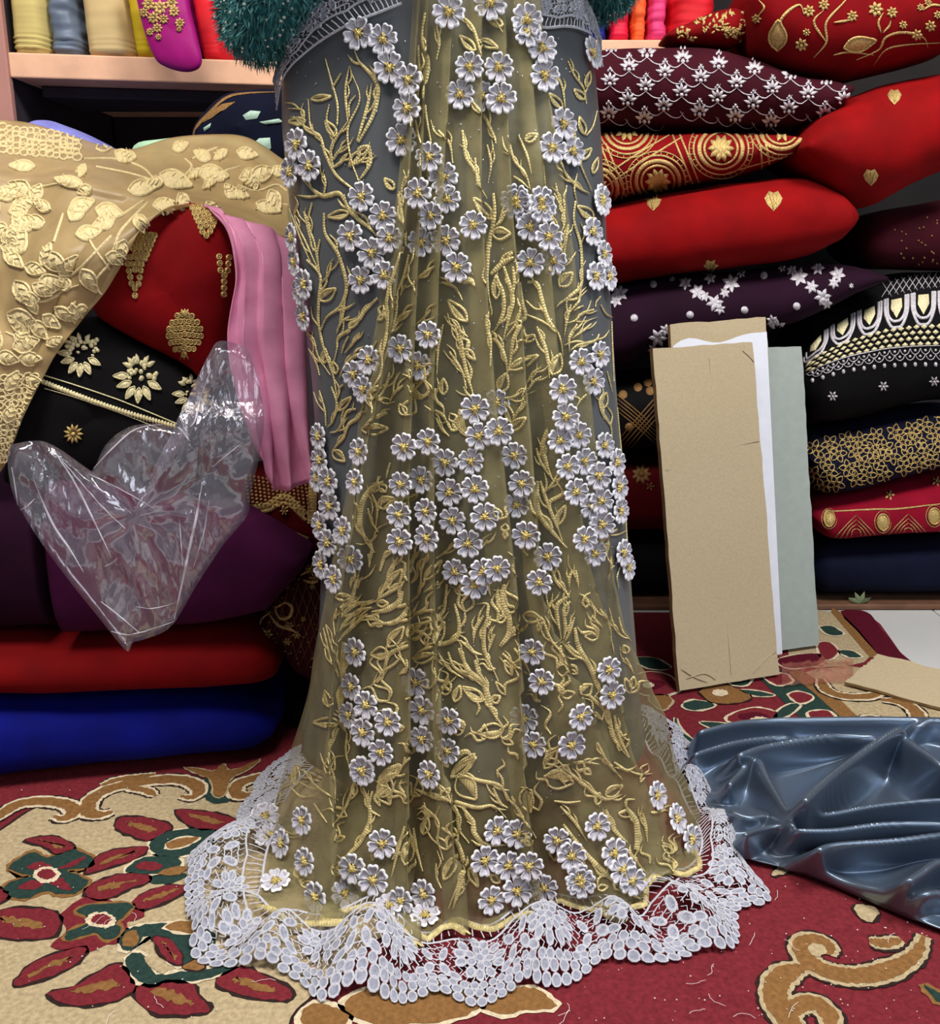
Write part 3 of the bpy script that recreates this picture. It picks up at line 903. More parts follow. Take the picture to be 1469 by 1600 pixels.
SC = 300 / 1469
VINES = {
 (420, 0, SC): dict(r=[
  (14, [(700,1410),(630,1200),(610,980),(700,760),(640,560)]), (26, [(690,1090),(800,880),(840,700),(800,590),(700,480),(660,390)]), (20, [(680,1080),(760,800),(790,640)]),
  (22, [(500,1290),(480,1150),(520,1060),(610,930)]), (18, [(610,930),(590,700),(620,510)]), (14, [(620,900),(620,800),(670,730)]),
  (24, [(650,1450),(520,1340),(440,1180),(400,1050),(330,980),(310,760)]), (20, [(400,1050),(280,980),(270,850),(160,830)]), (22, [(500,1280),(560,1240),(610,1180)]),
  (22, [(500,1220),(540,1160),(600,1110)]), (20, [(650,1260),(710,1230),(760,1170)]), (20, [(690,1390),(780,1250),(780,1110)]), (30, [(600,1560),(540,1480),(420,1500),(330,1440),(260,1360)]),
  (18, [(430,1480),(440,1400),(430,1330)]), (16, [(510,1050),(450,930),(470,800)]), (16, [(530,960),(530,800),(490,640),(440,450)]), (14, [(490,680),(530,610),(560,560)]),
  (32, [(1200,100),(1180,300),(1220,500),(1190,700),(1210,900),(1250,1100)]), (22, [(1150,350),(1160,600),(1140,800),(1200,850)]), (20, [(1290,200),(1310,330),(1290,460)]),
  (24, [(1060,1330),(1030,1430),(1020,1560)]), (20, [(1180,1250),(1220,1340),(1230,1400)]), (18, [(1130,920),(1150,1030),(1180,1110)])],
  l=[(290,930,160,930,55), (330,760,480,740,40), (520,1040,440,930,60), (960,1450,890,1370,55), (700,1160,620,1270,50), (680,1180,770,1120,55)]),
 (680, 0, SC): dict(r=[
  (20, [(180,110),(280,200),(330,330),(380,520)]), (22, [(290,780),(380,900),(450,1040),(470,1100)]), (22, [(210,1000),(240,1200),(310,1310),(370,1500)]), (18, [(310,1210),(330,1400),(400,1520)]),
  (18, [(400,1110),(430,1250),(410,1400)]), (20, [(560,1040),(600,1220),(690,1330),(730,1450)]), (16, [(600,1350),(660,1390),(720,1440)]), (16, [(640,1040),(700,1180),(740,1330)]),
  (18, [(1010,470),(1060,580),(1130,680),(1150,800)]), (18, [(920,560),(970,680),(990,850)]), (22, [(960,830),(1050,980),(1080,1150),(1110,1270),(1190,1460)]), (14, [(1150,1040),(1200,970),(1230,850)]),
  (24, [(940,1200),(1000,1340),(1100,1440),(1170,1480)]), (14, [(920,1400),(935,1480),(960,1560)]), (14, [(1000,1420),(985,1500),(970,1560)]), (16, [(380,60),(460,160),(520,250)]), (14, [(820,1180),(830,1300),(850,1500)]),
  (20, [(30,1000),(110,1100),(140,1250)]), (14, [(1080,1330),(1060,1450),(1080,1560)])],
  l=[(310,390,190,280,60), (340,310,480,370,60), (970,830,870,720,55), (1140,1030,1100,900,50), (1110,1220,1190,1140,50), (1200,1330,1240,1210,40), (520,200,400,130,60), (1140,760,1060,690,50), (1150,670,1180,550,40), (690,1080,780,1030,60)]),
 (440, 300, SC): dict(r=[
  (28, [(480,20),(510,120),(580,200),(680,280),(740,350)]), (30, [(330,160),(340,320),(430,460),(490,640),(500,760),(450,880),(350,960),(300,1080)]), (22, [(495,800),(470,960),(430,1060)]),
  (18, [(130,90),(110,200),(200,400),(290,600)]), (18, [(240,80),(210,240),(260,400),(290,600)]), (16, [(70,130),(150,350),(230,540)]), (16, [(300,360),(280,480),(300,620)]), (18,[(180,150),(210,290),(250,450)]),
  (28, [(200,520),(300,640),(290,830),(290,1000),(330,1200),(400,1400),(430,1560)]), (18, [(390,540),(360,640),(300,700)]), (28, [(740,810),(650,900),(600,970),(530,1010),(520,1060),(440,1110),(430,1200),(400,1330)]),
  (18, [(530,950),(460,1000),(430,1080)]), (20, [(610,1080),(550,1160),(490,1230)]), (28, [(740,1140),(680,1220),(560,1260),(490,1330),(450,1420)]), (16, [(520,1100),(480,1180),(470,1230)]), (18, [(160,1040),(250,1120),(290,1260),(380,1400)]),
  (18, [(190,1150),(270,1300),(300,1400)]), (16, [(480,1470),(450,1500),(430,1560)]), (46, [(930,420),(890,560),(840,700),(810,850),(820,950),(810,1080),(780,1250),(770,1380),(690,1530)]), (24, [(980,480),(940,650),(870,800)]),
  (20, [(880,760),(880,920),(850,1040)]), (24, [(1180,570),(1100,620),(1020,700),(1040,790)]), (26, [(1000,910),(920,950),(850,1050),(800,1130)]), (20, [(1150,900),(1080,980),(1010,1030)]), (18, [(960,710),(930,750),(920,790)]),
  (20, [(1310,980),(1370,1060),(1430,1110)]), (18, [(1330,1020),(1360,1130),(1380,1250)]), (18, [(1290,1220),(1380,1360),(1420,1500)]), (20, [(1230,690),(1330,730),(1390,830)]), (40, [(900,20),(930,200),(960,420)]), (22,[(830,1380),(800,1480),(740,1560)]), (18,[(1240,1010),(1200,1200),(1190,1400)])],
  l=[(520,160,360,190,60), (300,830,420,740,80), (1420,990,1280,830,80), (330,1310,340,1200,50), (420,1390,400,1300,50), (1240,1550,1240,1430,60)]),
 (700, 300, SC): dict(r=[
  (30, [(350,10),(360,150),(340,280),(310,420),(300,620),(310,760),(330,870)]), (20, [(440,170),(400,230),(340,280)]), (34, [(330,630),(430,540),(530,490)]), (26, [(370,650),(420,760),(430,900),(390,1010),(330,1100)]),
  (28, [(430,570),(470,700),(500,830),(470,960),(420,1150)]), (22, [(500,570),(510,700),(480,860)]), (30, [(550,690),(570,850),(590,950),(540,1050),(500,1150),(480,1300),(450,1420)]), (14, [(600,830),(660,890),(730,900)]),
  (26, [(610,690),(680,700),(720,830),(770,980),(850,1100),(880,1250)]), (16, [(610,940),(720,990),(800,1040)]), (26, [(680,1030),(740,1180),(770,1310),(780,1420)]), (14, [(590,1130),(550,1140),(520,1170)]), (30, [(300,1080),(390,1160),(440,1280),(460,1380)]),
  (18, [(570,1560),(640,1400),(720,1340)]), (18, [(720,1410),(650,1460),(590,1560)]), (18, [(810,10),(870,130),(890,230),(860,330)]), (14, [(880,20),(890,120),(890,200)]), (22, [(760,20),(800,220),(860,400),(880,500)]), (18, [(920,250),(900,380),(880,540)]),
  (26, [(970,70),(960,220),(1010,400),(1020,600),(1010,720),(920,810),(860,850),(830,880)]), (12, [(970,460),(930,540),(880,570)]), (18, [(1010,720),(1000,830),(930,920)]), (18, [(940,860),(910,980),(890,1100)]), (18, [(1110,900),(1020,930),(980,980),(920,1000)]), (12, [(1030,870),(990,890),(960,910)]),
  (18, [(990,1010),(930,1110),(930,1220)]), (18, [(1090,1010),(1020,1070),(950,1120)]), (22, [(1150,1090),(1120,1140),(1000,1170),(940,1210)]), (16, [(1160,860),(1200,930),(1250,960)]), (14, [(1160,800),(1130,840),(1120,880)]), (14, [(1245,990),(1252,1200),(1262,1450)]), (14, [(1210,1370),(1230,1450),(1250,1530)]),
  (30,[(90,1030),(110,1180),(150,1400),(200,1560)]), (20,[(20,1230),(90,1330),(140,1420)]), (24,[(330,870),(300,1000),(330,1150),(330,1330)]), (18,[(560,880),(530,1000),(430,1130)])],
  l=[(350,210,200,50,80), (340,320,480,320,90), (470,1360,690,1250,70), (150,990,10,830,80), (850,720,950,620,90), (370,820,370,640,60), (800,1400,860,1240,90), (1110,200,990,110,70), (400,1530,450,1390,90)]),
 (460, 600, SC): dict(r=[
  (26, [(540,150),(500,250),(420,310),(380,410),(320,480),(300,520)]), (22, [(480,190),(410,210),(370,300),(330,360),(280,370)]), (22, [(290,20),(330,150),(300,280),(260,330)]), (20, [(200,50),(240,200),(250,320)]), (18, [(560,110),(630,120),(700,110)]),
  (22, [(840,10),(770,70),(740,130)]), (18, [(580,130),(600,180),(600,230)]), (24, [(720,220),(620,250),(530,340)]), (38, [(690,750),(590,800),(520,900),(500,1050),(540,1180),(620,1290)]), (16, [(740,600),(720,660),(710,720)]), (22, [(600,840),(640,950),(630,1100)]),
  (18, [(570,950),(600,1060),(650,1130)]), (26, [(1080,30),(1080,110),(1150,190)]), (26, [(1090,260),(1130,340),(1190,400)]), (24, [(1080,200),(1140,240),(1190,330)]), (18, [(1300,20),(1330,80),(1380,110)]), (24, [(570,1300),(580,1350),(580,1400)]), (28, [(660,1430),(700,1300),(740,1280)]),
  (28, [(800,1320),(730,1440),(700,1560)]), (28, [(890,1440),(920,1320),(960,1280)]), (28, [(1030,1290),(980,1420),(980,1560)]), (18, [(1230,1220),(1150,1290),(1080,1330)]), (22, [(440,1470),(430,1520),(430,1560)]), (22, [(490,1560),(500,1510),(530,1470)]), (18,[(640,1150),(590,1200),(540,1190)])],
  l=[(340,200,440,100,50), (300,510,390,590,70), (520,350,720,340,80), (640,930,780,880,90), (690,950,950,850,60), (1340,390,1270,200,90), (1000,1500,1130,1350,60), (720,1560,830,1420,90), (560,110,700,10,70)]),
 (720, 600, SC): dict(r=[
  (18, [(290,110),(400,100),(510,30)]), (18, [(500,130),(440,210),(400,290)]), (34, [(660,350),(630,480),(660,620),(710,740)]), (22, [(580,490),(620,610),(700,720)]), (20, [(750,680),(690,780),(640,830)]), (42, [(590,740),(580,900),(610,1010),(700,1130),(810,1250)]),
  (26, [(610,740),(650,870),(720,1050),(780,1200)]), (30, [(1090,70),(1060,130),(1080,220),(1140,320),(1150,430)]), (14, [(860,90),(910,120),(880,180)]), (14, [(960,80),(930,110),(910,140)]), (20, [(1190,1110),(1100,1180),(1050,1220)]), (22, [(1100,1230),(1080,1270),(1060,1320)]),
  (24, [(210,1190),(160,1240),(130,1280)]), (26, [(700,1420),(720,1490),(760,1560)]), (20, [(850,1430),(830,1490),(830,1560)]), (20, [(880,1420),(890,1490),(900,1560)]), (18, [(1150,1320),(1150,1400),(1130,1500)]), (14, [(1210,1400),(1190,1480),(1200,1560)]), (14, [(1190,180),(1210,400),(1240,700)]), (14,[(1250,900),(1262,1150),(1275,1400)])],
  l=[(400,300,340,140,60), (380,350,500,260,70), (730,1080,800,930,60), (1070,190,1110,70,60), (1060,1330,1130,1210,50), (50,400,20,200,110)]),
 (460, 900, SC): dict(r=[
  (34, [(480,20),(430,190),(350,240),(310,330),(320,450)]), (30, [(560,200),(460,220),(370,290),(300,340)]), (26, [(600,240),(480,270),(380,360),(310,470)]), (28, [(570,290),(440,390),(310,520)]), (24, [(720,20),(660,150),(630,200)]), (24, [(830,70),(720,130),(640,180)]),
  (40, [(830,110),(800,200),(700,260),(600,270)]), (34, [(880,230),(820,320),(740,360),(600,360)]), (26, [(980,20),(960,130),(900,190)]), (20, [(1100,40),(1050,90),(1000,120)]), (34, [(1030,190),(1000,260),(880,300)]), (28, [(1170,60),(1150,250),(1080,330),(990,360),(890,370)]),
  (30, [(1230,210),(1260,330),(1260,440),(1200,500),(1090,530),(960,580),(910,640)]), (32, [(880,530),(800,560),(720,610),(690,720),(580,860)]), (20, [(800,600),(830,640),(860,690)]), (46, [(380,500),(370,700),(380,850),(350,1000),(350,1130)]), (26, [(230,400),(290,650),(340,770)]), (22, [(250,380),(310,600),(370,760)]),
  (22, [(410,1200),(370,1150),(340,1100)]), (26, [(340,1160),(280,1300),(270,1400)]), (20, [(410,1200),(400,1350),(440,1500)]), (26, [(1180,580),(1230,700),(1370,780),(1440,840)]), (22, [(1140,650),(1200,720),(1300,780)]), (24, [(1260,550),(1290,630),(1320,690)]), (20,[(1080,700),(1090,800),(1040,860)]), (20,[(1190,780),(1110,880),(1090,960)])],
  l=[(320,160,440,160,50), (720,540,840,390,90), (720,580,590,600,90), (1080,520,1150,350,70), (920,650,1090,600,70), (350,1120,150,1120,70), (270,1000,240,880,60), (660,1560,810,1440,70), (1440,940,1290,850,70), (1200,1540,1380,1360,70), (1230,960,1270,840,60), (640,210,720,210,50)]),
 (720, 900, SC): dict(r=[
  (46, [(330,60),(320,200),(370,320),(370,430),(300,530)]), (28, [(450,390),(380,450),(310,540)]), (26, [(410,550),(480,640),(540,750)]), (22, [(320,590),(430,690),(540,760)]), (20, [(190,20),(210,90),(230,150)]), (24, [(180,300),(110,410),(100,510)]), (30, [(210,310),(180,430),(190,590),(290,800)]),
  (22, [(260,440),(230,510),(210,580)]), (22, [(0,490),(100,580),(170,600)]), (40, [(10,580),(60,720),(170,810),(210,930),(240,1030),(330,1160)]), (30, [(0,720),(100,760),(170,820)]), (26, [(110,640),(140,740),(210,830)]), (24, [(720,20),(790,100),(830,160)]),
  (30, [(830,150),(740,220),(740,330),(770,480)]), (26, [(840,190),(790,260),(800,400),(780,510)]), (20, [(700,180),(680,230),(670,290)]), (20, [(870,310),(830,430),(790,510)]), (36, [(870,390),(900,540),(980,680),(1040,820),(1110,980),(1150,1080)]), (26, [(1060,250),(1130,360),(1170,580)]),
  (22, [(1150,310),(1200,430),(1300,490)]), (16, [(1210,310),(1240,420),(1300,500)]), (20, [(1260,620),(1290,680),(1320,740)]), (20, [(1000,300),(1040,350),(1080,390)]), (24, [(640,1530),(760,1490),(850,1540)]), (30, [(1170,1060),(1220,1250),(1290,1380)]), (18, [(1190,1160),(1240,1220),(1300,1270)]), (20,[(780,520),(860,600),(960,650),(1000,730)]), (22,[(640,350),(690,480),(800,620)])],
  l=[(180,950,30,870,80), (240,960,300,920,60), (330,1170,130,1200,110), (1270,590,1250,530,50), (1310,860,1320,770,50), (640,1470,740,1330,80), (920,900,1000,830,90), (480,300,620,330,80)]),
 (560, 1180, 360 / 1371): dict(r=[
  (22, [(340,200),(440,240),(560,270),(700,310),(800,300),(880,370)]), (22, [(430,220),(540,270),(590,340),(600,440),(660,520)]), (26, [(620,310),(680,390),(690,460),(760,530),(910,530)]), (20, [(390,300),(480,390),(480,500),(510,620)]), (26, [(500,430),(580,500),(630,650),(600,760),(540,910)]), (18, [(630,730),(590,830),(570,910)]),
  (22, [(600,110),(720,150),(840,180),(890,270)]), (18, [(800,190),(840,280),(890,310)]), (20, [(910,240),(970,350),(1060,490)]), (24, [(30,190),(60,270),(70,380),(10,500)]), (14, [(1170,270),(1240,280),(1320,270)]), (18, [(1200,300),(1290,400),(1360,510)]), (22,[(330,430),(350,560),(390,690)]), (20,[(280,420),(240,560),(200,720)]), (18,[(470,640),(470,720),(500,790)])],
  l=[(660,670,710,780,45), (390,470,420,370,50), (510,740,590,590,60), (560,130,700,10,60), (590,130,700,260,120), (120,160,260,60,60), (130,180,190,290,90), (1110,130,1280,160,110), (280,650,320,480,70), (990,200,1020,340,80)]),
 (260, 1180, 0.25): dict(r=[
  (22, [(830,60),(750,180),(640,320)]), (18, [(860,90),(950,200),(1080,280)]), (16, [(780,200),(850,260),(950,250)]), (22, [(1440,110),(1380,130),(1330,170)]), (20, [(1290,220),(1270,330),(1340,380)]), (24, [(1280,380),(1230,520),(1120,640),(1040,690)]), (24, [(590,450),(590,560),(630,610)]), (18, [(800,480),(830,505),(860,510)]), (16, [(930,300),(960,350),(1010,420)]), (18,[(1010,20),(1050,140),(1060,300)]), (20,[(1180,180),(1120,330),(1050,430)])],
  l=[(810,190,820,60,50), (1350,260,1400,130,100), (650,320,720,240,60), (1180,250,1180,170,40)]),
 (880, 1080, 360 / 1371): dict(r=[
  (26, [(150,20),(260,130),(300,280),(390,390)]), (18, [(60,420),(130,420),(210,430)]), (22, [(0,450),(130,560),(250,640),(350,610)]), (26, [(250,700),(300,820),(380,900)]), (34, [(360,680),(430,770),(440,900),(430,1000),(490,1080)]), (18, [(470,720),(490,800),(500,900)]), (26, [(0,790),(120,950),(250,1080),(400,1200),(470,1240)]), (20,[(300,420),(380,470),(440,440)]), (18,[(200,300),(260,420),(350,520)]), (18,[(520,720),(560,720),(600,710)])],
  l=[(0,540,20,440,70), (250,620,350,560,60), (330,350,390,250,60), (60,980,130,1080,60)]),
}
nv_ = 0
for (ox, oy, s), d in VINES.items():
    for w, pts in d['r']:
        mb = MB()
        wm = w * s / F * 1.25 * 1.1
        ribbon(mb, AL, zp(ox, oy, s, pts), wm, 0.0014, 0.0012, 0, 7, (0.6, 0.2))
        P = zp(ox, oy, s, pts)
        if w >= 18:
            rv = random.Random(int(P[0][0] * 7 + P[0][1]))
            Q = cat(P, 6)
            for t in ((0.3, 0.55, 0.78) if len(P) > 3 else (0.35, 0.65)):
                i = int(t * (len(Q) - 1)); a_ = Q[i]; b_ = Q[min(len(Q) - 1, i + 1)] - Q[max(0, i - 1)]
                an = math.atan2(b_[1], b_[0])
                if math.sin(an) > 0.2: an += math.pi
                sg = rv.choice((-1, 1)); an += sg * rv.uniform(0.3, 0.55)
                L_ = rv.uniform(20, 38); cu = -sg * rv.uniform(0.15, 0.4)
                ribbon(mb, AL, [a_, (a_[0] + L_ * 0.5 * math.cos(an), a_[1] + L_ * 0.5 * math.sin(an)), (a_[0] + L_ * math.cos(an + cu), a_[1] + L_ * math.sin(an + cu))], wm * 0.62, 0.0012, 0.0011, 0, 5, (0.7, 0.15))
        if mb.v:
            mb.build('embroidered_stem', 'gold_thread', SAREE)
    for x0, y0, x1, y1, W in d['l']:
        mb = MB()
        (a, b), (c, e) = zp(ox, oy, s, [(x0, y0), (x1, y1)])
        L = math.hypot(c - a, e - b)
        ang = math.degrees(math.atan2(-(e - b), c - a))
        P = leaf_px(a, b, ang, L, W * s, 6)
        ribbon(mb, AL, P[:7] + P[7:] + [P[0]], 0.0034, 0.0012, 0.0012, 0, 3, (0.8, 0.8))
        half = P[:7]
        blob(mb, AL, half + [(a + (c - a) * 0.7, b + (e - b) * 0.7), (a + (c - a) * 0.35, b + (e - b) * 0.35)], 0.0008, 0.0008, 0)
        if mb.v:
            mb.build('embroidered_leaf', 'gold_thread', SAREE)
# scalloped gold cord along the net hem
mb = MB()
path = []
for j in range(0, NQ + 1):
    path.append(prow[-1][j])
vs, fs, uv = [], [], []
for i, p in enumerate(path):
    t = (path[min(NQ, i + 1)] - path[max(0, i - 1)]).normalized()
    n_ = Vector((0, -0.6, 0.8)); sd = t.cross(n_).normalized() * 0.0035
    vs += [p - sd, p + n_ * 0.003, p + sd]; uv += [(i * 0.006, 0), (i * 0.006, .1), (i * 0.006, .2)]
    if i: k = 3 * (i - 1); fs += [(k, k + 1, k + 4, k + 3), (k + 1, k + 2, k + 5, k + 4)]
mb.add(vs, fs, 0, uv)
mb.build('hem_cord', 'gold_thread', SAREE)

# ------------------------------------------------------------------ applique flowers
FL = []
for ox, oy, s, L in (
  (420, 0, SC, [(700,270),(880,315),(930,530),(1085,625),(1075,840),(1020,1080),(240,1110),(335,1275),(195,1320),(725,1510),(1240,1210),(1345,1365),(1160,1485),(1380,110)]),
  (680, 0, SC, [(265,525),(490,530),(190,735),(505,765),(360,750),(805,380),(825,590),(960,960),(880,1140),(1030,1165),(100,1530),(610,1530),(1245,1530),(690,170),(695,260),(1205,420),(420,40),(800,1540)]),
  (440, 300, SC, [(785,190),(545,340),(705,470),(625,675),(800,640),(840,360),(1080,390),(1265,375),(1345,580),(1155,190),(130,535),(205,705),(195,950),(140,760),(95,350),(1135,1095),(920,1200),(1060,1330),(575,1395),(690,1290),(650,1510)]),
  (700, 300, SC, [(190,260),(520,100),(710,130),(625,270),(760,345),(625,545),(790,530),(1150,80),(1080,310),(1165,480),(1105,650),(1200,650),(1005,1300),(1140,1245),(1090,1450),(865,1510)]),
  (460, 600, SC, [(215,400),(225,580),(285,740),(295,930),(225,1080),(280,1210),(235,1380),(520,520),(490,750),(400,1120),(445,1330),(330,1490),(205,720),(830,765),(985,730),(1040,440),(1165,600),(1355,590),(1195,825),(1385,800),(815,995),(1025,970),(1220,1040),(820,1200),(1035,1175),(1335,1215),(1240,1430),(1440,1430),(1380,1530),(855,480),(1385,190),(1410,400)]),
  (720, 600, SC, [(180,1010),(275,1405),(795,250),(750,430),(805,630),(865,820),(935,1180),(275,140),(290,360),(415,545),(470,760),(430,920),(505,1150),(660,1315),(605,1510),(1075,470),(1165,600),(1040,700),(1185,790),(1060,890),(1195,970),(1065,1070),(1215,1290),(890,390),(930,590),(985,930),(1010,1290),(1250,1400)]),
  (460, 900, SC, [(490,575),(460,840),(570,980),(440,1060),(545,1190),(725,1110),(675,1340),(540,1480),(940,805),(995,1020),(1195,1100),(995,1240),(1185,1330),(1055,1510)]),
  (720, 900, SC, [(555,570),(625,800),(490,1080),(560,1280),(1115,710),(1140,900),(900,1070),(835,1280)]),
  (260, 1180, 0.25, [(870,405),(740,550),(620,395),(650,520),(885,660),(685,805),(1240,90),(1355,545),(1175,700),(1110,870),(1300,770),(955,880),(1390,960)]),
  (560, 1180, 360 / 1371, [(815,440),(745,620),(940,460),(885,650),(1015,650),(940,800),(1105,780),(785,855),(405,820),(400,970),(270,860),(1185,500),(1265,590),(1320,750)]),
  (880, 1080, 360 / 1371, [(540,620),(655,760),(745,880),(290,960),(340,1060),(400,1120),(190,800),(90,1100)])):
    FL += zp(ox, oy, s, L)


FLX = FL
# finer filler sprigs between the traced stems
rv = random.Random(77)
FLP = []
PTS = [q for (ox, oy, s), d in VINES.items() for w, pts in d['r'] for q in zp(ox, oy, s, pts)]
tries = 0
placed = []
while len(placed) < 95 and tries < 4000:
    tries += 1
    y = rv.uniform(330, 1390) if len(placed) < 45 else rv.uniform(900, 1390)
    l, r = interp(SIL, y)
    x = rv.uniform(l + 14, r - 14)
    if any(math.hypot(x - q[0], y - q[1]) < 26 for q in FLX) or any(math.hypot(x - q[0], y - q[1]) < 13 for q in PTS) or any(math.hypot(x - q[0], y - q[1]) < 24 for q in placed): continue
    placed.append((x, y))
    a0 = math.radians(90 + rv.gauss(0, 30))
    L_ = rv.uniform(24, 52)
    mb = MB()
    for k in range(rv.choice((1, 2, 2, 3))):
        an = a0 + (k - 0.5) * 0.5 * (1 if k else 0.4); cu = rv.choice((-1, 1)) * rv.uniform(0.25, 0.6)
        ribbon(mb, AL, [(x, y), (x + L_ * 0.35 * math.cos(an + cu), y - L_ * 0.35 * math.sin(an + cu)), (x + L_ * 0.7 * math.cos(an - cu * 0.3), y - L_ * 0.7 * math.sin(an - cu * 0.3)), (x + L_ * math.cos(an + cu * 0.4), y - L_ * math.sin(an + cu * 0.4))], rv.uniform(0.003, 0.0052), 0.0013, 0.0011, 0, 5, (0.5, 0.15))
    if rv.random() < 0.35:
        P = leaf_px(x, y, math.degrees(a0) + rv.choice((-60, 60)), rv.uniform(16, 26), rv.uniform(8, 12), 5)
        ribbon(mb, AL, P + [P[0]], 0.003, 0.0012, 0.0012, 0, 3, (0.8, 0.8))
    if mb.v and max(np.ptp(np.array(mb.v), axis=0)) < 0.06:
        mb.build('embroidered_sprig', 'gold_thread', SAREE)


def flower_mesh():
    """six notched satin petals with corded rims, radius 1 cm"""
    v, f, mi = [], [], []
    for k in range(6):
        a0 = k * math.pi / 3
        out = []
        for t in range(13):
            u = t / 12 * 2 - 1
            # heart-shaped tip
            r_ = 0.30 + 0.70 * (1 - abs(u) ** 4.5) ** 0.5 - 0.10 * math.exp(-(u / 0.22) ** 2)
            an = a0 + u * 0.53
            out.append((r_ * math.cos(an), r_ * math.sin(an), r_))
        base = len(v)
        for x, y, r_ in out:
            v.append((x, y, 0.10 + 0.12 * r_ * r_))
        for x, y, r_ in out:
            v.append((x * 0.86, y * 0.86, 0.22 + 0.12 * r_ * r_))
        for x, y, r_ in out:
            cxx, cyy = 0.55 * math.cos(a0), 0.55 * math.sin(a0)
            v.append((cxx + (x - cxx) * 0.60, cyy + (y - cyy) * 0.60, 0.10 + 0.05 * r_))
        v.append((0.16 * math.cos(a0), 0.16 * math.sin(a0), 0.08))
        n = 13
        for t in range(n - 1):
            f.append((base + t, base + t + 1, base + n + t + 1, base + n + t)); mi.append(1)
            f.append((base + n + t, base + n + t + 1, base + 2 * n + t + 1, base + 2 * n + t)); mi.append(0)
            f.append((base + 2 * n + t, base + 2 * n + t + 1, base + 3 * n)); mi.append(0)
    me = bpy.data.meshes.new('flower')
    me.from_pydata([(x * 0.01, y * 0.01, z * 0.01) for x, y, z in v], [], f)
    me.materials.append(MATS['petal_satin']); me.materials.append(MATS['petal_edge'])
    me.polygons.foreach_set('material_index', mi)
    me.polygons.foreach_set('use_smooth', [True] * len(f))
    cv, cf = [], []
    for k in range(9):
        a = k * 2 * math.pi / 9 + (k % 2) * 0.2
        L = 0.24 + 0.09 * ((k * 7) % 3)
        d = (math.cos(a), math.sin(a)); n2 = (-d[1] * 0.06, d[0] * 0.06)
        b = len(cv)
        cv += [(n2[0], n2[1], 0.22), (-n2[0], -n2[1], 0.22), (d[0] * L * 0.6, d[1] * L * 0.6, 0.36), (d[0] * L + n2[0], d[1] * L + n2[1], 0.2), (d[0] * L - n2[0], d[1] * L - n2[1], 0.2)]
        cf += [(b, b + 3, b + 2), (b + 1, b + 2, b + 4), (b, b + 2, b + 1), (b + 2, b + 3, b + 4)]
    b = len(cv)
    for k in range(8):
        cv.append((0.16 * math.cos(k * math.pi / 4), 0.16 * math.sin(k * math.pi / 4), 0.25))
    cv.append((0, 0, 0.42))
    cf += [(b + k, b + (k + 1) % 8, b + 8) for k in range(8)]
    mc = bpy.data.meshes.new('stamens')
    mc.from_pydata([(x * 0.01, y * 0.01, z * 0.01) for x, y, z in cv], [], cf)
    mc.materials.append(MATS['gold_core'])
    return me, mc


FM, FC = flower_mesh()
for x, y in FL:
    l, r = interp(SIL, y)
    if y < 1250: x = min(max(x, l + 4), r - 4)
    q = hit(AL, x, y)
    if q is None:
        f = fl(x, y, 0.03); q = (f, Vector((0, -0.4, 0.9)))
    b = hit(SK, x, y)
    n_ = (q[1] * 0.5 + (b[1] if b else q[1]) * 0.7 + Vector((0, -0.25, 0.08))).normalized()
    o = link('applique_flower', FM, q[0] + n_ * 0.003, SAREE)
    sc = R.uniform(1.80, 2.05) * (q[0] - CAM).length / 1.28
    rot = n_.to_track_quat('Z', 'Y')
    from mathutils import Quaternion
    rot = rot @ Quaternion((0, 0, 1), R.uniform(0, 6.28))
    o.rotation_mode = 'QUATERNION'
    o.rotation_quaternion = rot
    o.scale = (sc, sc, sc)
    c = bpy.data.objects.new('stamens', FC); COL.objects.link(c); c.parent = o
# pinned beads
bd = MB()
for k in range(420):
    y = R.uniform(60, 1380)
    l, r = interp(SIL, y)
    x = R.uniform(l + 12, r - 12)
    q = hit(AL, x, y)
    if q is None: continue
    p, n_ = q; p = p + n_ * 0.001
    r_ = 0.0011
    t = n_.orthogonal().normalized(); u = n_.cross(t)
    bd.add([p + t * r_, p + u * r_, p - t * r_, p - u * r_, p + n_ * r_], [(0, 1, 4), (1, 2, 4), (2, 3, 4), (3, 0, 4)])
tag(bd.build('net_beads', 'bead', SAREE), kind='stuff')


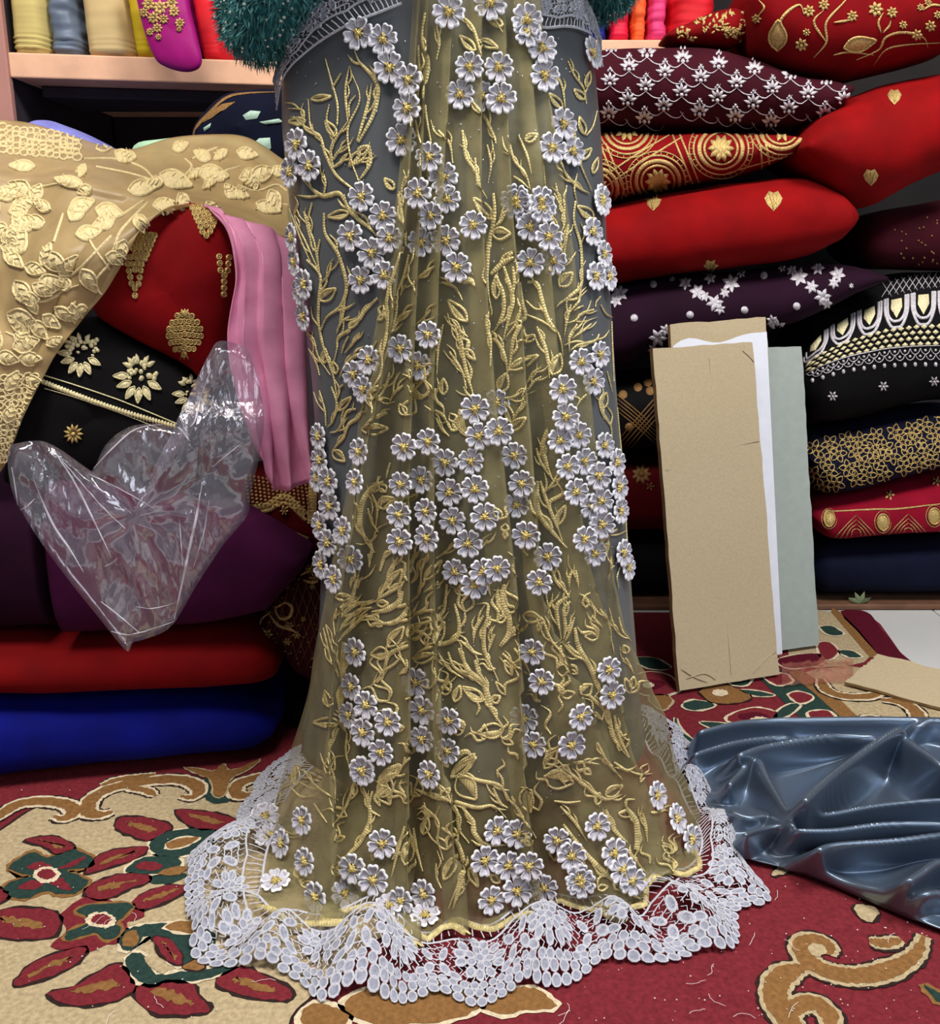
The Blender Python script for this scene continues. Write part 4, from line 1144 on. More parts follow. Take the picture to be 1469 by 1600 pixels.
# ------------------------------------------------------------------ lace
def lace(rows_in, rows_out, unit, parent, name='lace_border', lift=0.02, seed=0, nrm=None):
    """guipure lace strip between two rails of 3-D points"""
    n = len(rows_in)
    mid = [(rows_in[i] + rows_out[i]) * 0.5 for i in range(n)]
    acc = [0]
    for i in range(1, n): acc.append(acc[-1] + (mid[i] - mid[i - 1]).length)
    tot = acc[-1]
    rn = random.Random(seed)

    def surf(sv, t):
        d = min(max(sv, 0), 0.9999) * tot
        i = max(0, min(n - 2, int(np.searchsorted(acc, d) - 1)))
        k = (d - acc[i]) / max(1e-9, acc[i + 1] - acc[i])
        a = rows_in[i].lerp(rows_in[i + 1], k); b = rows_out[i].lerp(rows_out[i + 1], k)
        p = a.lerp(b, t)
        if nrm is None:
            p.z += lift * math.sin(math.pi * min(1, t * 0.9 + 0.1)) * (0.5 + 0.5 * math.sin(d * 46 + 2 * math.sin(d * 13 + seed)))
        return p

    def S(sv, t, h):
        p = surf(sv, t)
        if nrm is None:
            return p + Vector((0, -0.15, 0.98)) * h
        return p + nrm(p) * h
    U = max(1, round(tot / unit))
    mb = MB()

    def disc(cu, ct, ru, rt, k, u0, rim=True, m=9, h=0.0):
        vs = []
        for rr_, hh in ((1.0, 0.0004), (0.84, 0.0020), (0.68, 0.0008)):
            for j in range(m):
                a = 2 * math.pi * j / m
                vs.append(S((u0 + cu + ru * rr_ * math.cos(a)) / U, ct + rt * rr_ * math.sin(a), hh + h))
        vs.append(S((u0 + cu) / U, ct, 0.0006 + h))
        fs = []
        for q_ in range(2):
            fs += [(q_ * m + j, q_ * m + (j + 1) % m, (q_ + 1) * m + (j + 1) % m, (q_ + 1) * m + j) for j in range(m)]
        mb.add(vs, fs)
        k0 = len(mb.v) - len(vs)
        mb.f += [(k0 + 2 * m + j, k0 + 2 * m + (j + 1) % m, k0 + 3 * m) for j in range(m)]; mb.m += [1] * m

    def bar(pts, w, u0, h=0.0005):
        P = [S((u0 + p[0]) / U, p[1], h) for p in pts]
        vs, fs = [], []
        for i, p in enumerate(P):
            t = (P[min(len(P) - 1, i + 1)] - P[max(0, i - 1)])
            t = t.normalized() if t.length > 1e-8 else Vector((1, 0, 0))
            nn = nrm(p) if nrm else Vector((0, -0.15, 0.98))
            sd = t.cross(nn).normalized() * w * 0.5
            vs += [p - sd, p + nn * w * 0.5, p + sd]
            if i: b = 3 * (i - 1); fs += [(b, b + 1, b + 4, b + 3), (b + 1, b + 2, b + 5, b + 4)]
        mb.add(vs, fs)
    for u in range(U):
        j_ = lambda a=0.012: rn.uniform(-a, a)
        # heading bars
        for k in range(10):
            bar([(k / 10 + 0.02, 0.0), (k / 10 + 0.02 + j_(), 0.1), (k / 10 + 0.02 + j_(0.02), 0.2)], 0.0014, u)
        bar([(k / 8, 0.0) for k in range(9)], 0.003, u)
        arch = [(k / 12, 0.20 + 0.07 * math.sin(math.pi * k / 12)) for k in range(13)]
        bar(arch, 0.0026, u)
        # ladder between scallops
        for k in range(6):
            t = 0.3 + k * 0.085
            bar([(-0.10, t + j_()), (0.0, t + j_()), (0.10, t)], 0.0015, u)
        # rosette
        def petal(cu, ct, L, W, ang, m=10, h=0.0):
            a = ang
            vs = []
            for rr_, hh in ((1.0, 0.0004), (0.82, 0.0020), (0.64, 0.0007)):
                for j in range(m):
                    th = 2 * math.pi * j / m
                    ex, ey = L * 0.5 * math.cos(th) * rr_, W * 0.5 * math.sin(th) * rr_
                    vs.append(S((u + cu + ex * math.cos(a) - ey * math.sin(a)) / U, ct + ex * math.sin(a) + ey * math.cos(a), hh + h))
            vs.append(S((u + cu) / U, ct, 0.0006 + h))
            mb.add(vs, [(q_ * m + j, q_ * m + (j + 1) % m, (q_ + 1) * m + (j + 1) % m, (q_ + 1) * m + j) for q_ in range(2) for j in range(m)])
            k0 = len(mb.v) - len(vs)
            mb.f += [(k0 + 2 * m + j, k0 + 2 * m + (j + 1) % m, k0 + 3 * m) for j in range(m)]; mb.m += [1] * m
        cr = 0.5 + j_(0.05); ct_ = 0.46 + j_(0.03)
        disc(cr, ct_, 0.06, 0.055, 0, u, h=0.002)
        for k in range(7):
            a = 2 * math.pi * k / 7 + j_(0.2)
            petal(cr + 0.115 * math.cos(a), ct_ + 0.10 * math.sin(a), 0.135, 0.10, a, 8, 0.001)
        for k in range(11):
            a = 2 * math.pi * k / 11 + j_(0.1)
            petal(cr + 0.235 * math.cos(a), ct_ + 0.195 * math.sin(a), 0.16, 0.115, a, 8)
        for sx in (-1, 1):
            petal(0.5 + sx * 0.40, 0.40 + j_(), 0.20, 0.11, sx * 1.1)
            petal(0.5 + sx * 0.41, 0.60 + j_(), 0.20, 0.11, -sx * 1.1)
            petal(0.5 + sx * 0.31, 0.68 + j_(), 0.18, 0.09, -sx * 0.5)
        # mesh bars round the rosette
        for k in range(14):
            a = 2 * math.pi * k / 14
            bar([(0.5 + 0.20 * math.cos(a), 0.47 + 0.17 * math.sin(a)), (0.5 + 0.34 * math.cos(a + 0.1), 0.49 + 0.27 * math.sin(a + 0.1))], 0.0013, u)
        for k in range(12):
            for j2 in range(7):
                a_, t_ = (k + 0.5 * (j2 % 2)) / 12, 0.24 + j2 * 0.085
                bar([(a_, t_), (a_ + 0.042, t_ + 0.0425), (a_, t_ + 0.085)], 0.0011, u, 0.0002)
        # inner and outer rows of coins, scalloped edge
        for k in range(9):
            s_ = (k + 0.5) / 9
            disc(s_ + j_(), 0.80 - 0.10 * (2 * s_ - 1) ** 2, 0.058, 0.048, 0, u, m=7)
        for k in range(8):
            s_ = (k + 0.5) / 8
            disc(s_ + j_(), 0.885 - 0.12 * (2 * s_ - 1) ** 2 + j_(), 0.064, 0.052, 0, u, m=8, h=0.0006)
        for k in range(8):
            s_ = (k + 0.5) / 8
            disc(s_, 0.975 - 0.15 * (2 * s_ - 1) ** 2, 0.066, 0.054, 0, u, m=9)
    return mb


PAIRS = [((432,1296),(372,1292)), ((425,1315),(312,1322)), ((415,1345),(282,1362)), ((408,1380),(292,1405)), ((403,1405),(288,1442)), ((420,1416),(303,1498)), ((455,1430),(388,1516)), ((500,1427),(465,1532)), ((550,1417),(508,1567)),
         ((595,1408),(588,1560)), ((630,1440),(635,1566)), ((668,1459),(680,1562)), ((710,1432),(740,1572)), ((765,1445),(792,1556)), ((825,1412),(850,1543)), ((875,1398),(905,1532)), ((925,1405),(970,1506)),
         ((975,1410),(1065,1500)), ((1008,1392),(1142,1486)), ((1030,1355),(1160,1436)), ((1072,1357),(1205,1405)), ((1096,1332),(1158,1335)), ((1088,1285),(1153,1275)), ((1062,1235),(1112,1235)), ((1038,1200),(1088,1182)), ((1012,1165),(1062,1136)), ((997,1140),(1002,1112))]
pin = cat([p[0] for p in PAIRS], 10); pout = cat([p[1] for p in PAIRS], 10)
rin, rout = [], []
for i, (a, b) in enumerate(zip(pin, pout)):
    rin.append(fl(a[0], a[1] + 3, 0.019)); rout.append(fl(b[0], b[1], 0.0125))
# the strip goes on round the back of the skirt
lace(rin, rout, 0.098, SAREE, lift=0.034, seed=3).build('lace_border', ['lace_white', 'lace_fill'], SAREE)
bk_in, bk_out = [], []
p0, p1 = rin[-1], rin[0]
for k in range(25):
    t = k / 24
    a = math.pi * t
    c = (p0 + p1) / 2
    bx = c.x + (p0.x - c.x) * math.cos(a) if True else 0
    yb = p0.y + (p1.y - p0.y) * t + 0.17 * math.sin(a)
    q = Vector((bx, max(yb, 1.24 + 0.235 * math.sin(a)), 0.028))
    bk_in.append(q)
    d = Vector((q.x - 0.02, q.y - 1.24, 0)).normalized()
    e0, e1 = rout[-1], rout[0]
    qo = q + d * 0.09; qo.z = 0.0125
    w = max(0, 1 - t * 6); w2 = max(0, 1 - (1 - t) * 6)
    qo = qo.lerp(e0, w).lerp(e1, w2)
    bk_out.append(qo)
lace(bk_in, bk_out, 0.085, SAREE, lift=0.01, seed=5).build('lace_border', ['lace_white', 'lace_fill'], SAREE)

# lace turned over the hips at the top
def skn(p):
    q = SK.find_nearest(p)
    n_ = q[1]
    c = Vector((p.x - 0.0, p.y - 1.28, 0))
    return n_ if n_.dot(c) > 0 else -n_


for prs, sd in (([((441,172),(428,118)), ((452,120),(438,92)), ((482,86),(452,52)), ((520,58),(468,8)), ((560,36),(500,-40)), ((600,20),(560,-60)), ((630,8),(620,-60))], 11),
                ([((800,6),(806,-30)), ((815,34),(822,-20)), ((845,46),(852,-25)), ((880,44),(880,-20)), ((910,52),(902,-12)), ((932,70),(922,12)), ((941,105),(938,55))], 12)):
    a = cat([p[0] for p in prs], 8); b = cat([p[1] for p in prs], 8)
    ri, ro = [], []
    for (x0, y0), (x1, y1) in zip(a, b):
        h0 = hit(SK, x0, y0); h1 = hit(SK, x1, y1)
        P0 = h0[0] + h0[1] * 0.006 if h0 else at(x0, y0, 1.27)
        P1 = h1[0] + h1[1] * 0.012 if h1 else at(x1, y1, 1.27)
        ri.append(P0); ro.append(P1)
    lace(ri, ro, 0.075, SAREE, seed=sd, nrm=skn).build('lace_turnover', ['lace_white', 'lace_fill'], SAREE)

# ------------------------------------------------------------------ cloth palette
def velvet(name, col, sheen=0.5, **k):
    k.setdefault('var', 0.2); k.setdefault('vscale', 14); k.setdefault('bump', 0.15); k.setdefault('bscale', 600)
    return mat(name, col, 0.85, sheen=sheen, spec=0.15, **k)


velvet('v_red', (124, 3, 10), 0.08); velvet('v_red2', (134, 3, 6), 0.08); velvet('v_deepred', (88, 5, 12), 0.06)
velvet('v_maroon', (58, 8, 22), 0.1); velvet('v_plum', (34, 8, 28), 0.1); velvet('v_black', (12, 10, 13), 0.05)
velvet('v_navy', (10, 13, 36), 0.1); velvet('v_crimson', (138, 8, 36), 0.12); velvet('v_blue', (3, 10, 104), 0.08)
velvet('v_purple', (66, 12, 54), 0.15); velvet('v_darkpurple', (36, 6, 30), 0.1); velvet('v_floorred', (112, 2, 5), 0.06)
mat('c_olive', (196, 178, 112), 0.8, var=0.1, vscale=10, sheen=0.2); mat('c_greyblue', (96, 108, 126), 0.45, var=0.25, vscale=20)
mat('c_beige', (206, 180, 128), 0.8, var=0.08, vscale=10, sheen=0.2); mat('c_mustard', (188, 160, 20), 0.7, var=0.15, vscale=14)
mat('c_magenta', (160, 14, 116), 0.5, var=0.2, vscale=16, sheen=0.3); mat('c_scarlet', (206, 18, 34), 0.7, var=0.2, vscale=14)
mat('c_blue', (16, 28, 130), 0.7); mat('c_orange', (236, 96, 44), 0.7); mat('c_pink', (222, 60, 120), 0.6); mat('c_rose', (220, 22, 60), 0.6)
mat('c_mint', (176, 216, 180), 0.6, var=0.12, vscale=20); mat('c_lavender', (128, 130, 206), 0.6)
mat('zari_gold', (206, 176, 112), 0.4, 0.45, var=0.35, vscale=300, bump=0.6, bscale=900, stitch=60)
mat('zari_silver', (214, 208, 214), 0.4, 0.4, var=0.25, vscale=300, bump=0.6, bscale=900, stitch=60)
mat('zari_cream', (234, 222, 176), 0.5, 0.15, var=0.2, vscale=300, bump=0.5, bscale=900, stitch=60)
mat('zari_gold_shaded', (150, 112, 66), 0.5, 0.3, var=0.3, vscale=300, bump=0.6, bscale=900)  # gold zari with shade put into its colour, for bundles in shadow
mat('mint_patch', (176, 206, 190), 0.6, var=0.2, vscale=80)
mat('cream_thread', (232, 212, 160), 0.65, var=0.15, vscale=200, bump=0.7, bscale=700, stitch=50)
net_mat('cream_net', (206, 178, 126), 0.78, 0.12)
net_mat('pink_chiffon', (246, 168, 206), 0.93, 0.1)
mat('satin_blue', (118, 132, 150), 0.34, 0.7, var=0.12, vscale=6, spec=0.6, aniso=0.5)
mat('card_brown', (186, 168, 136), 0.85, var=0.06, vscale=220, bump=0.3, bscale=140)
mat('card_edge', (150, 122, 84), 0.9, var=0.25, vscale=60)
mat('card_grey', (160, 168, 162), 0.85, var=0.05, vscale=60)
mat('paper_white', (226, 228, 238), 0.7, var=0.03)
mat('scrap_green', (120, 132, 96), 0.7)
mat('knit_teal', (20, 86, 92), 0.9, var=0.5, vscale=60, bump=1.0, bscale=260, col2=(40, 130, 140))
mat('fuzz_teal', (44, 116, 118), 0.8, var=0.5, vscale=70, col2=(110, 178, 178))
mat('fleck', (210, 214, 200), 0.7, var=0.2); mat('skin', (176, 124, 96), 0.6, var=0.05); mat('hair_black', (18, 14, 13), 0.5)


def rest(mb, z):
    mb.v = [(p[0], p[1], max(p[2], z)) for p in mb.v]
    return max(p[2] for p in mb.v)


GRP = {}


def thing(mb, name, m, label, category, group=None):
    return tag(mb.build(name, m, fixn=False), label, category, group or GRP.get(name))


def emb(owner, name, mats, fn, bvh):
    """one embroidered motif = one part"""
    mb = MB(); fn(mb, bvh)
    if mb.v: return mb.build(name, mats, owner)


# ------------------------------------------------------------------ right-hand stack
GRP['cloth_bundle'] = 'cloth bundles stacked on the right'
Z5 = lambda pts: zp(900, 0, 569 / 1469, pts)
Z6 = lambda pts: zp(900, 400, 569 / 1469, pts)
zz5 = lambda x, y: (900 + x * 569 / 1469, y * 569 / 1469)
zz6 = lambda x, y: (900 + x * 569 / 1469, 400 + y * 569 / 1469)

b = bolt([(740, 850, 934, 2.13), (1000, 846, 935, 2.13), (1255, 850, 935, 2.13)], 0.36, seed=1)
rest(b, pz + 0.001)
thing(b, 'cloth_bundle', 'v_black', 'plain black cloth bundle at the bottom, behind the leaning cardboard', 'bundle')
b = bolt([(1266, 858, 928, 2.1), (1300, 848, 937, 2.1), (1400, 845, 937, 2.1), (1550, 838, 936, 2.1)], 0.38, seed=2)
rest(b, pz + 0.001)
thing(b, 'cloth_bundle', 'v_navy', 'plain dark navy bundle at the bottom of the right stack on the plank', 'bundle')
b = bolt([(740, 722, 842, 2.13), (970, 716, 840, 2.13), (1040, 712, 838, 2.13), (1200, 708, 842, 2.13), (1256, 730, 820, 2.13)], 0.34, seed=3)
o = thing(b, 'cloth_bundle', 'v_deepred', 'deep red bundle with one gold motif, between saree and cardboard', 'bundle')
bv = b.bvh()


def rosette(cx, cy, r, k=8, sp=0.4):
    def fn(mb, bvh):
        for i in range(k):
            a = 2 * math.pi * i / k
            blob(mb, bvh, leaf_px(cx + r * 0.2 * math.cos(a), cy + r * 0.2 * math.sin(a), -math.degrees(a), r * 0.75, r * sp, 3), 0.002, 0.001, 0)
        blob(mb, bvh, circ(cx, cy, r * 0.22), 0.003, 0.002, 0)
    return fn


emb(o, 'gold_motif', 'zari_gold_shaded', rosette(*zz6(265, 880), 17, 9), bv)
emb(o, 'gold_motif', 'zari_gold_shaded', rosette(*zz6(300, 930), 8, 5), bv)
b = bolt([(740, 602, 716, 2.1), (960, 596, 712, 2.1), (1030, 590, 708, 2.1), (1150, 584, 702, 2.1), (1250, 606, 690, 2.1)], 0.34, seed=4)
o = thing(b, 'cloth_bundle', 'v_black', 'black bundle with dull gold lines showing beside the saree edge above deep red bundle', 'bundle')
bv = b.bvh()


def shaded(mb, bvh):
    for k in range(5):
        ribbon(mb, bvh, Z6([(165, 560 + k * 16), (240, 620 + k * 16), (320, 690 + k * 16)]), 0.003, mi=0)
        ribbon(mb, bvh, Z6([(330, 560 + k * 22), (260, 640 + k * 22), (180, 730 + k * 22)]), 0.003, mi=0)
    for x, y in ((190, 560), (250, 530), (290, 510), (300, 545), (215, 690)):
        blob(mb, bvh, circ(*zz6(x, y), 7), 0.003, 0.001, 0)


emb(o, 'gold_lattice', 'zari_gold_shaded', shaded, bv)

b = bolt([(1272, 795, 822, 2.07), (1300, 786, 845, 2.07), (1365, 773, 843, 2.07), (1430, 760, 841, 2.07), (1480, 750, 838, 2.07), (1550, 745, 834, 2.07)], 0.36, pw=3.4, seed=5)
o = thing(b, 'cloth_bundle', 'v_crimson', 'crimson bundle with gold chevron border lying on the plain navy bundle', 'bundle')
bv = b.bvh()
emb(o, 'border_line', 'zari_gold', lambda mb, h: ribbon(mb, h, Z6([(1000, 1030), (1050, 1030), (1200, 1022), (1300, 1020), (1469, 1000), (1540, 995)]), 0.004), bv)
for px_, py_ in ((1130, 1045), (1340, 1040), (1550, 1020)):
    def fn(mb, h):
        for k in range(4):
            ribbon(mb, h, Z6([(px_ - 95 + k * 24, py_ + 100), (px_ - 45 + k * 10, py_ + 45 + k * 6), (px_, py_ + k * 18)]), 0.0022)
            ribbon(mb, h, Z6([(px_ + 95 - k * 24, py_ + 95), (px_ + 45 - k * 10, py_ + 45 + k * 6), (px_, py_ + k * 18)]), 0.0022)
    emb(o, 'chevron_motif', 'zari_gold', fn, bv)
for x, y, r in ((1022, 1060, 22), (1238, 1072, 24), (1445, 1048, 24)):
    def fn(mb, h):
        blob(mb, h, Z6(circ(x, y, r, r * 1.35)), 0.003, 0.001, 0, (0.003, 0))
        ribbon(mb, h, Z6(circ(x, y, r * 1.4, r * 1.8, 12)), 0.002)
    emb(o, 'oval_motif', 'zari_gold', fn, bv)
for x, y in ((1265, 965), (1455, 910)):
    emb(o, 'sprig_motif', 'zari_gold', rosette(*zz6(x, y), 9, 5), bv)

b = bolt([(1264, 700, 735, 2.06), (1285, 690, 768, 2.06), (1322, 684, 782, 2.06), (1400, 668, 764, 2.06), (1480, 652, 742, 2.06), (1550, 645, 736, 2.06)], 0.34, pw=2.4, seed=6)
o = thing(b, 'cloth_bundle', 'v_navy', 'navy bundle densely embroidered with curling gold flowers, above the crimson bundle', 'bundle')
bv = b.bvh()
rr = random.Random(5)
for i in range(9):
    for j in range(4):
        x = 1272 + i * 25 + (j % 2) * 12 + rr.uniform(-3, 3)
        y = 700 + j * 20 - (x - 1272) * 0.2 + rr.uniform(-3, 3)
        a0 = rr.uniform(0, 360)

        def fn(mb, h):
            for k in range(5):
                a = a0 + k * 72
                P = leaf_px(x + 3 * math.cos(math.radians(a)), y - 3 * math.sin(math.radians(a)), a, 11, 8, 3)
                ribbon(mb, h, P + [P[0]], 0.0024, 0.002, 0.001, 0, 2, (1, 1))
            a = math.radians(a0 + 36)
            ribbon(mb, h, [(x, y), (x + 10 * math.cos(a), y - 8 * math.sin(a)), (x + 18 * math.cos(a + 0.8), y - 16 * math.sin(a + 0.8))], 0.002)
        emb(o, 'gold_flower', 'zari_gold', fn, bv)

b = bolt([(1256, 555, 640, 2.07), (1272, 520, 664, 2.07), (1320, 488, 672, 2.07), (1380, 448, 662, 2.07), (1430, 430, 650, 2.07), (1480, 426, 640, 2.07), (1550, 426, 634, 2.07)], 0.36, pw=2.4, seed=7)
o = thing(b, 'cloth_bundle', 'v_black', 'black bundle with broad white and gold scalloped border near right edge', 'bundle')
bv = b.bvh()
yt_ = lambda x: float(np.interp(x, [1256, 1272, 1300, 1326, 1384, 1430, 1480, 1550], [560, 528, 508, 492, 466, 456, 452, 452]))
yb_ = lambda x: float(np.interp(x, [1256, 1272, 1300, 1326, 1384, 1430, 1480, 1550], [596, 592, 583, 576, 568, 566, 566, 568]))
bp = lambda x, t: (x, yt_(x) + (yb_(x) - yt_(x)) * t)
for k in range(6):
    xc_ = 1275 + k * 42

    def fn(mb, h):
        for sc_, mi in ((1.0, 0), (0.8, 1)):
            ribbon(mb, h, [bp(xc_ - 18 * sc_, 0.02), bp(xc_ - 17 * sc_, 0.25), bp(xc_ - 9 * sc_, 0.42 * sc_ + .02), bp(xc_, 0.47 * sc_), bp(xc_ + 9 * sc_, 0.42 * sc_ + .02), bp(xc_ + 17 * sc_, 0.25), bp(xc_ + 18 * sc_, 0.02)], 0.006, 0.002, 0.001, 0, 4, (1, 1))
        blob(mb, h, [bp(xc_ - 8, 0.05), bp(xc_ - 9, 0.18), bp(xc_, 0.33), bp(xc_ + 9, 0.18), bp(xc_ + 8, 0.05)], 0.003, 0.001, 1)
    emb(o, 'arch_motif', ['zari_silver', 'zari_cream'], fn, bv)


def lat(mb, h):
    x = 1264
    i = 0
    while x < 1530:
        for j, t in enumerate((0.5, 0.58, 0.66, 0.74)):
            px_ = x + (j % 2) * 6
            blob(mb, h, [bp(px_ - 5, t), bp(px_, t - 0.035), bp(px_ + 5, t), bp(px_, t + 0.035)], 0.003, 0.001, 0)
        x += 12; i += 1


def scal(mb, h):
    x = 1262
    while x < 1530:
        for j, t in enumerate((0.80, 0.88)):
            q = x + j * 8
            ribbon(mb, h, [bp(q, t), bp(q + 3, t + 0.06), bp(q + 8, t + 0.085), bp(q + 13, t + 0.06), bp(q + 16, t)], 0.0018, mi=0, n=3, taper=(1, 1))
            blob(mb, h, circ(*bp(q + 8, t + 0.03), 2.2, n=6), 0.002, 0.001, 0)
        blob(mb, h, circ(*bp(x + 8, 1.03), 3, 4, 6), 0.003, 0.001, 0)
        x += 16
    ribbon(mb, h, [bp(q, 0.77) for q in range(1260, 1540, 20)], 0.0025, n=3)


def hatch(mb, h):
    for k in range(16):
        x = 1378 + k * 10
        ribbon(mb, h, [(x, yt_(x) - 4), (x + 8, yt_(x) - 16), (x + 16, yt_(x) - 28)], 0.0018, n=2)
        ribbon(mb, h, [(x + 16, yt_(x) - 4), (x + 8, yt_(x) - 16), (x, yt_(x) - 28)], 0.0018, n=2)


emb(o, 'lattice_band', 'zari_cream', lat, bv)
emb(o, 'scallop_band', 'zari_silver', scal, bv)
emb(o, 'hatched_band', 'zari_silver', hatch, bv)
for x, y in ((1035, 565), (1240, 525), (1445, 505), (1105, 675), (1320, 645)):
    emb(o, 'sprig_motif', 'zari_silver', rosette(*zz6(x, y), 9, 6), bv)

b = bolt([(1350, 345, 410, 2.14), (1400, 328, 422, 2.13), (1480, 312, 424, 2.12), (1550, 300, 424, 2.12)], 0.3, seed=8)
o = thing(b, 'cloth_bundle', 'v_maroon', 'dim maroon bundle in shadow under the large red roll, right edge', 'bundle')
bv = b.bvh()
for k in range(26):
    emb(o, 'sequin', 'zari_gold_shaded', lambda mb, h: blob(mb, h, circ(R.uniform(1395, 1466), R.uniform(335, 415), 1.8, n=5), 0.002, 0.001, 0), bv)

b = bolt([(740, 462, 596, 2.06), (955, 450, 586, 2.06), (1016, 441, 565, 2.06), (1086, 434, 548, 2.06), (1200, 424, 526, 2.06), (1280, 415, 500, 2.06), (1345, 415, 464, 2.06), (1386, 428, 442, 2.06)], 0.34, pw=2.4, seed=9)
o = thing(b, 'cloth_bundle', 'v_plum', 'dark plum bundle with silver flower sprays under the plain red roll', 'bundle')
bv = b.bvh()


def star(cx, cy, r, k=6, a0=0.3):
    def fn(mb, h):
        for i in range(k):
            a = a0 + 2 * math.pi * i / k
            blob(mb, h, leaf_px(cx, cy, math.degrees(a), r, r * 0.55, 3), 0.0025, 0.001, 0)
    return fn


for x, y, r in ((440, 110, 26), (490, 145, 30), (520, 165, 20), (560, 190, 32), (580, 215, 22), (625, 110, 34), (600, 150, 20), (540, 90, 24), (665, 72, 18), (900, 85, 34), (950, 125, 26), (995, 165, 32), (1010, 190, 22), (1055, 75, 30), (975, 50, 26), (1040, 110, 22), (870, 60, 22),
                (175, 150, 34), (160, 180, 26), (830, 50, 16), (330, 330, 34), (360, 300, 24), (810, 290, 36), (790, 260, 22), (1100, 175, 10), (1110, 120, 10), (310, 375, 20)):
    emb(o, 'silver_flower', 'zari_silver', star(*zz6(x, y), r * 0.3873 * 1.15, 6, R.uniform(0, 6)), bv)
for x, y in ((312, 115), (235, 250), (460, 237), (758, 80), (680, 218), (890, 202), (385, 90)):
    emb(o, 'silver_dot', 'zari_silver', lambda mb, h: blob(mb, h, circ(*zz6(x, y), 6), 0.003, 0.001, 0), bv)

# plain red roll with small gold crests
b = bolt([(740, 334, 462, 2.03), (950, 320, 446, 2.03), (1055, 297, 434, 2.03), (1150, 282, 423, 2.03), (1221, 272, 415, 2.03), (1280, 275, 405, 2.03), (1322, 298, 382, 2.03), (1338, 320, 360, 2.03)], 0.36, pw=2.5, cap=(0.04, 0.03), wr=0.006, seed=10)
o = thing(b, 'cloth_bundle', 'v_red2', 'bright red roll with three small gold crests, below the medallion bundle', 'bundle')
bv = b.bvh()


def crest(cx, cy, r):
    def fn(mb, h):
        blob(mb, h, [(cx, cy + r * 1.2), (cx - r * 0.7, cy + r * 0.5), (cx - r, cy - r * 0.2), (cx - r * 0.5, cy - r), (cx, cy - r * 0.8), (cx + r * 0.5, cy - r), (cx + r, cy - r * 0.2), (cx + r * 0.7, cy + r * 0.5)], 0.002, 0.001, 0)
        for k in (-0.5, 0, 0.5):
            ribbon(mb, h, [(cx, cy + r), (cx + k * r * 0.6, cy), (cx + k * r, cy - r * 0.7)], 0.002, 0.003, 0.002, 0, 3)
    return fn


for x, y, r in ((312, 812, 13), (797, 808, 14), (545, 1078, 12)):
    emb(o, 'gold_crest', 'zari_gold', crest(*zz5(x, y), r), bv)

b = bolt([(740, 199, 326, 2.06), (940, 199, 314, 2.06), (1055, 200, 292, 2.06), (1150, 200, 276, 2.06), (1210, 202, 262, 2.06), (1257, 208, 236, 2.06)], 0.34, pw=2.3, seed=11)
o = thing(b, 'cloth_bundle', 'v_red', 'red bundle with large concentric gold medallions beside the saree', 'bundle')
bv = b.bvh()
for x, y in ((585, 600), (330, 730), (205, 520), (830, 520), (80, 760)):
    cx_, cy_ = zz5(x, y)

    def fn(mb, h):
        blob(mb, h, circ(cx_, cy_, 16, 15, 12), 0.002, 0.001, 0)
        for k in range(10):
            a = k * math.pi / 5
            blob(mb, h, leaf_px(cx_ + 6 * math.cos(a), cy_ + 6 * math.sin(a), -math.degrees(a), 15, 9, 3), 0.003, 0.002, 0)
        for r, w in ((26, 0.005), (34, 0.008), (43, 0.004), (50, 0.0025)):
            ribbon(mb, h, circ(cx_, cy_, r, r * 0.92, 24) + circ(cx_, cy_, r, r * 0.92, 24)[:2], w, 0.002, 0.001, 0, 2, (1, 1))
        for k in range(30):
            a = k * math.pi / 15
            ribbon(mb, h, [(cx_ + 44 * math.cos(a), cy_ + 40 * math.sin(a)), (cx_ + 47 * math.cos(a), cy_ + 43 * math.sin(a)), (cx_ + 50 * math.cos(a), cy_ + 46 * math.sin(a))], 0.002, n=1)
    emb(o, 'medallion', 'zari_gold', fn, bv)
for pts in ([(100, 720), (250, 620), (440, 510)], [(120, 750), (270, 650), (460, 535)], [(375, 510), (420, 620), (470, 740)], [(405, 510), (450, 620), (495, 735)], [(100, 590), (140, 690), (180, 800)], [(120, 580), (160, 680), (200, 790)], [(720, 520), (745, 600), (750, 680)], [(745, 515), (770, 600), (780, 660)], [(600, 700), (700, 670), (880, 620)]):
    emb(o, 'diagonal_cord', 'zari_gold', lambda mb, h: ribbon(mb, h, Z5(pts), 0.004, taper=(1, 1)), bv)

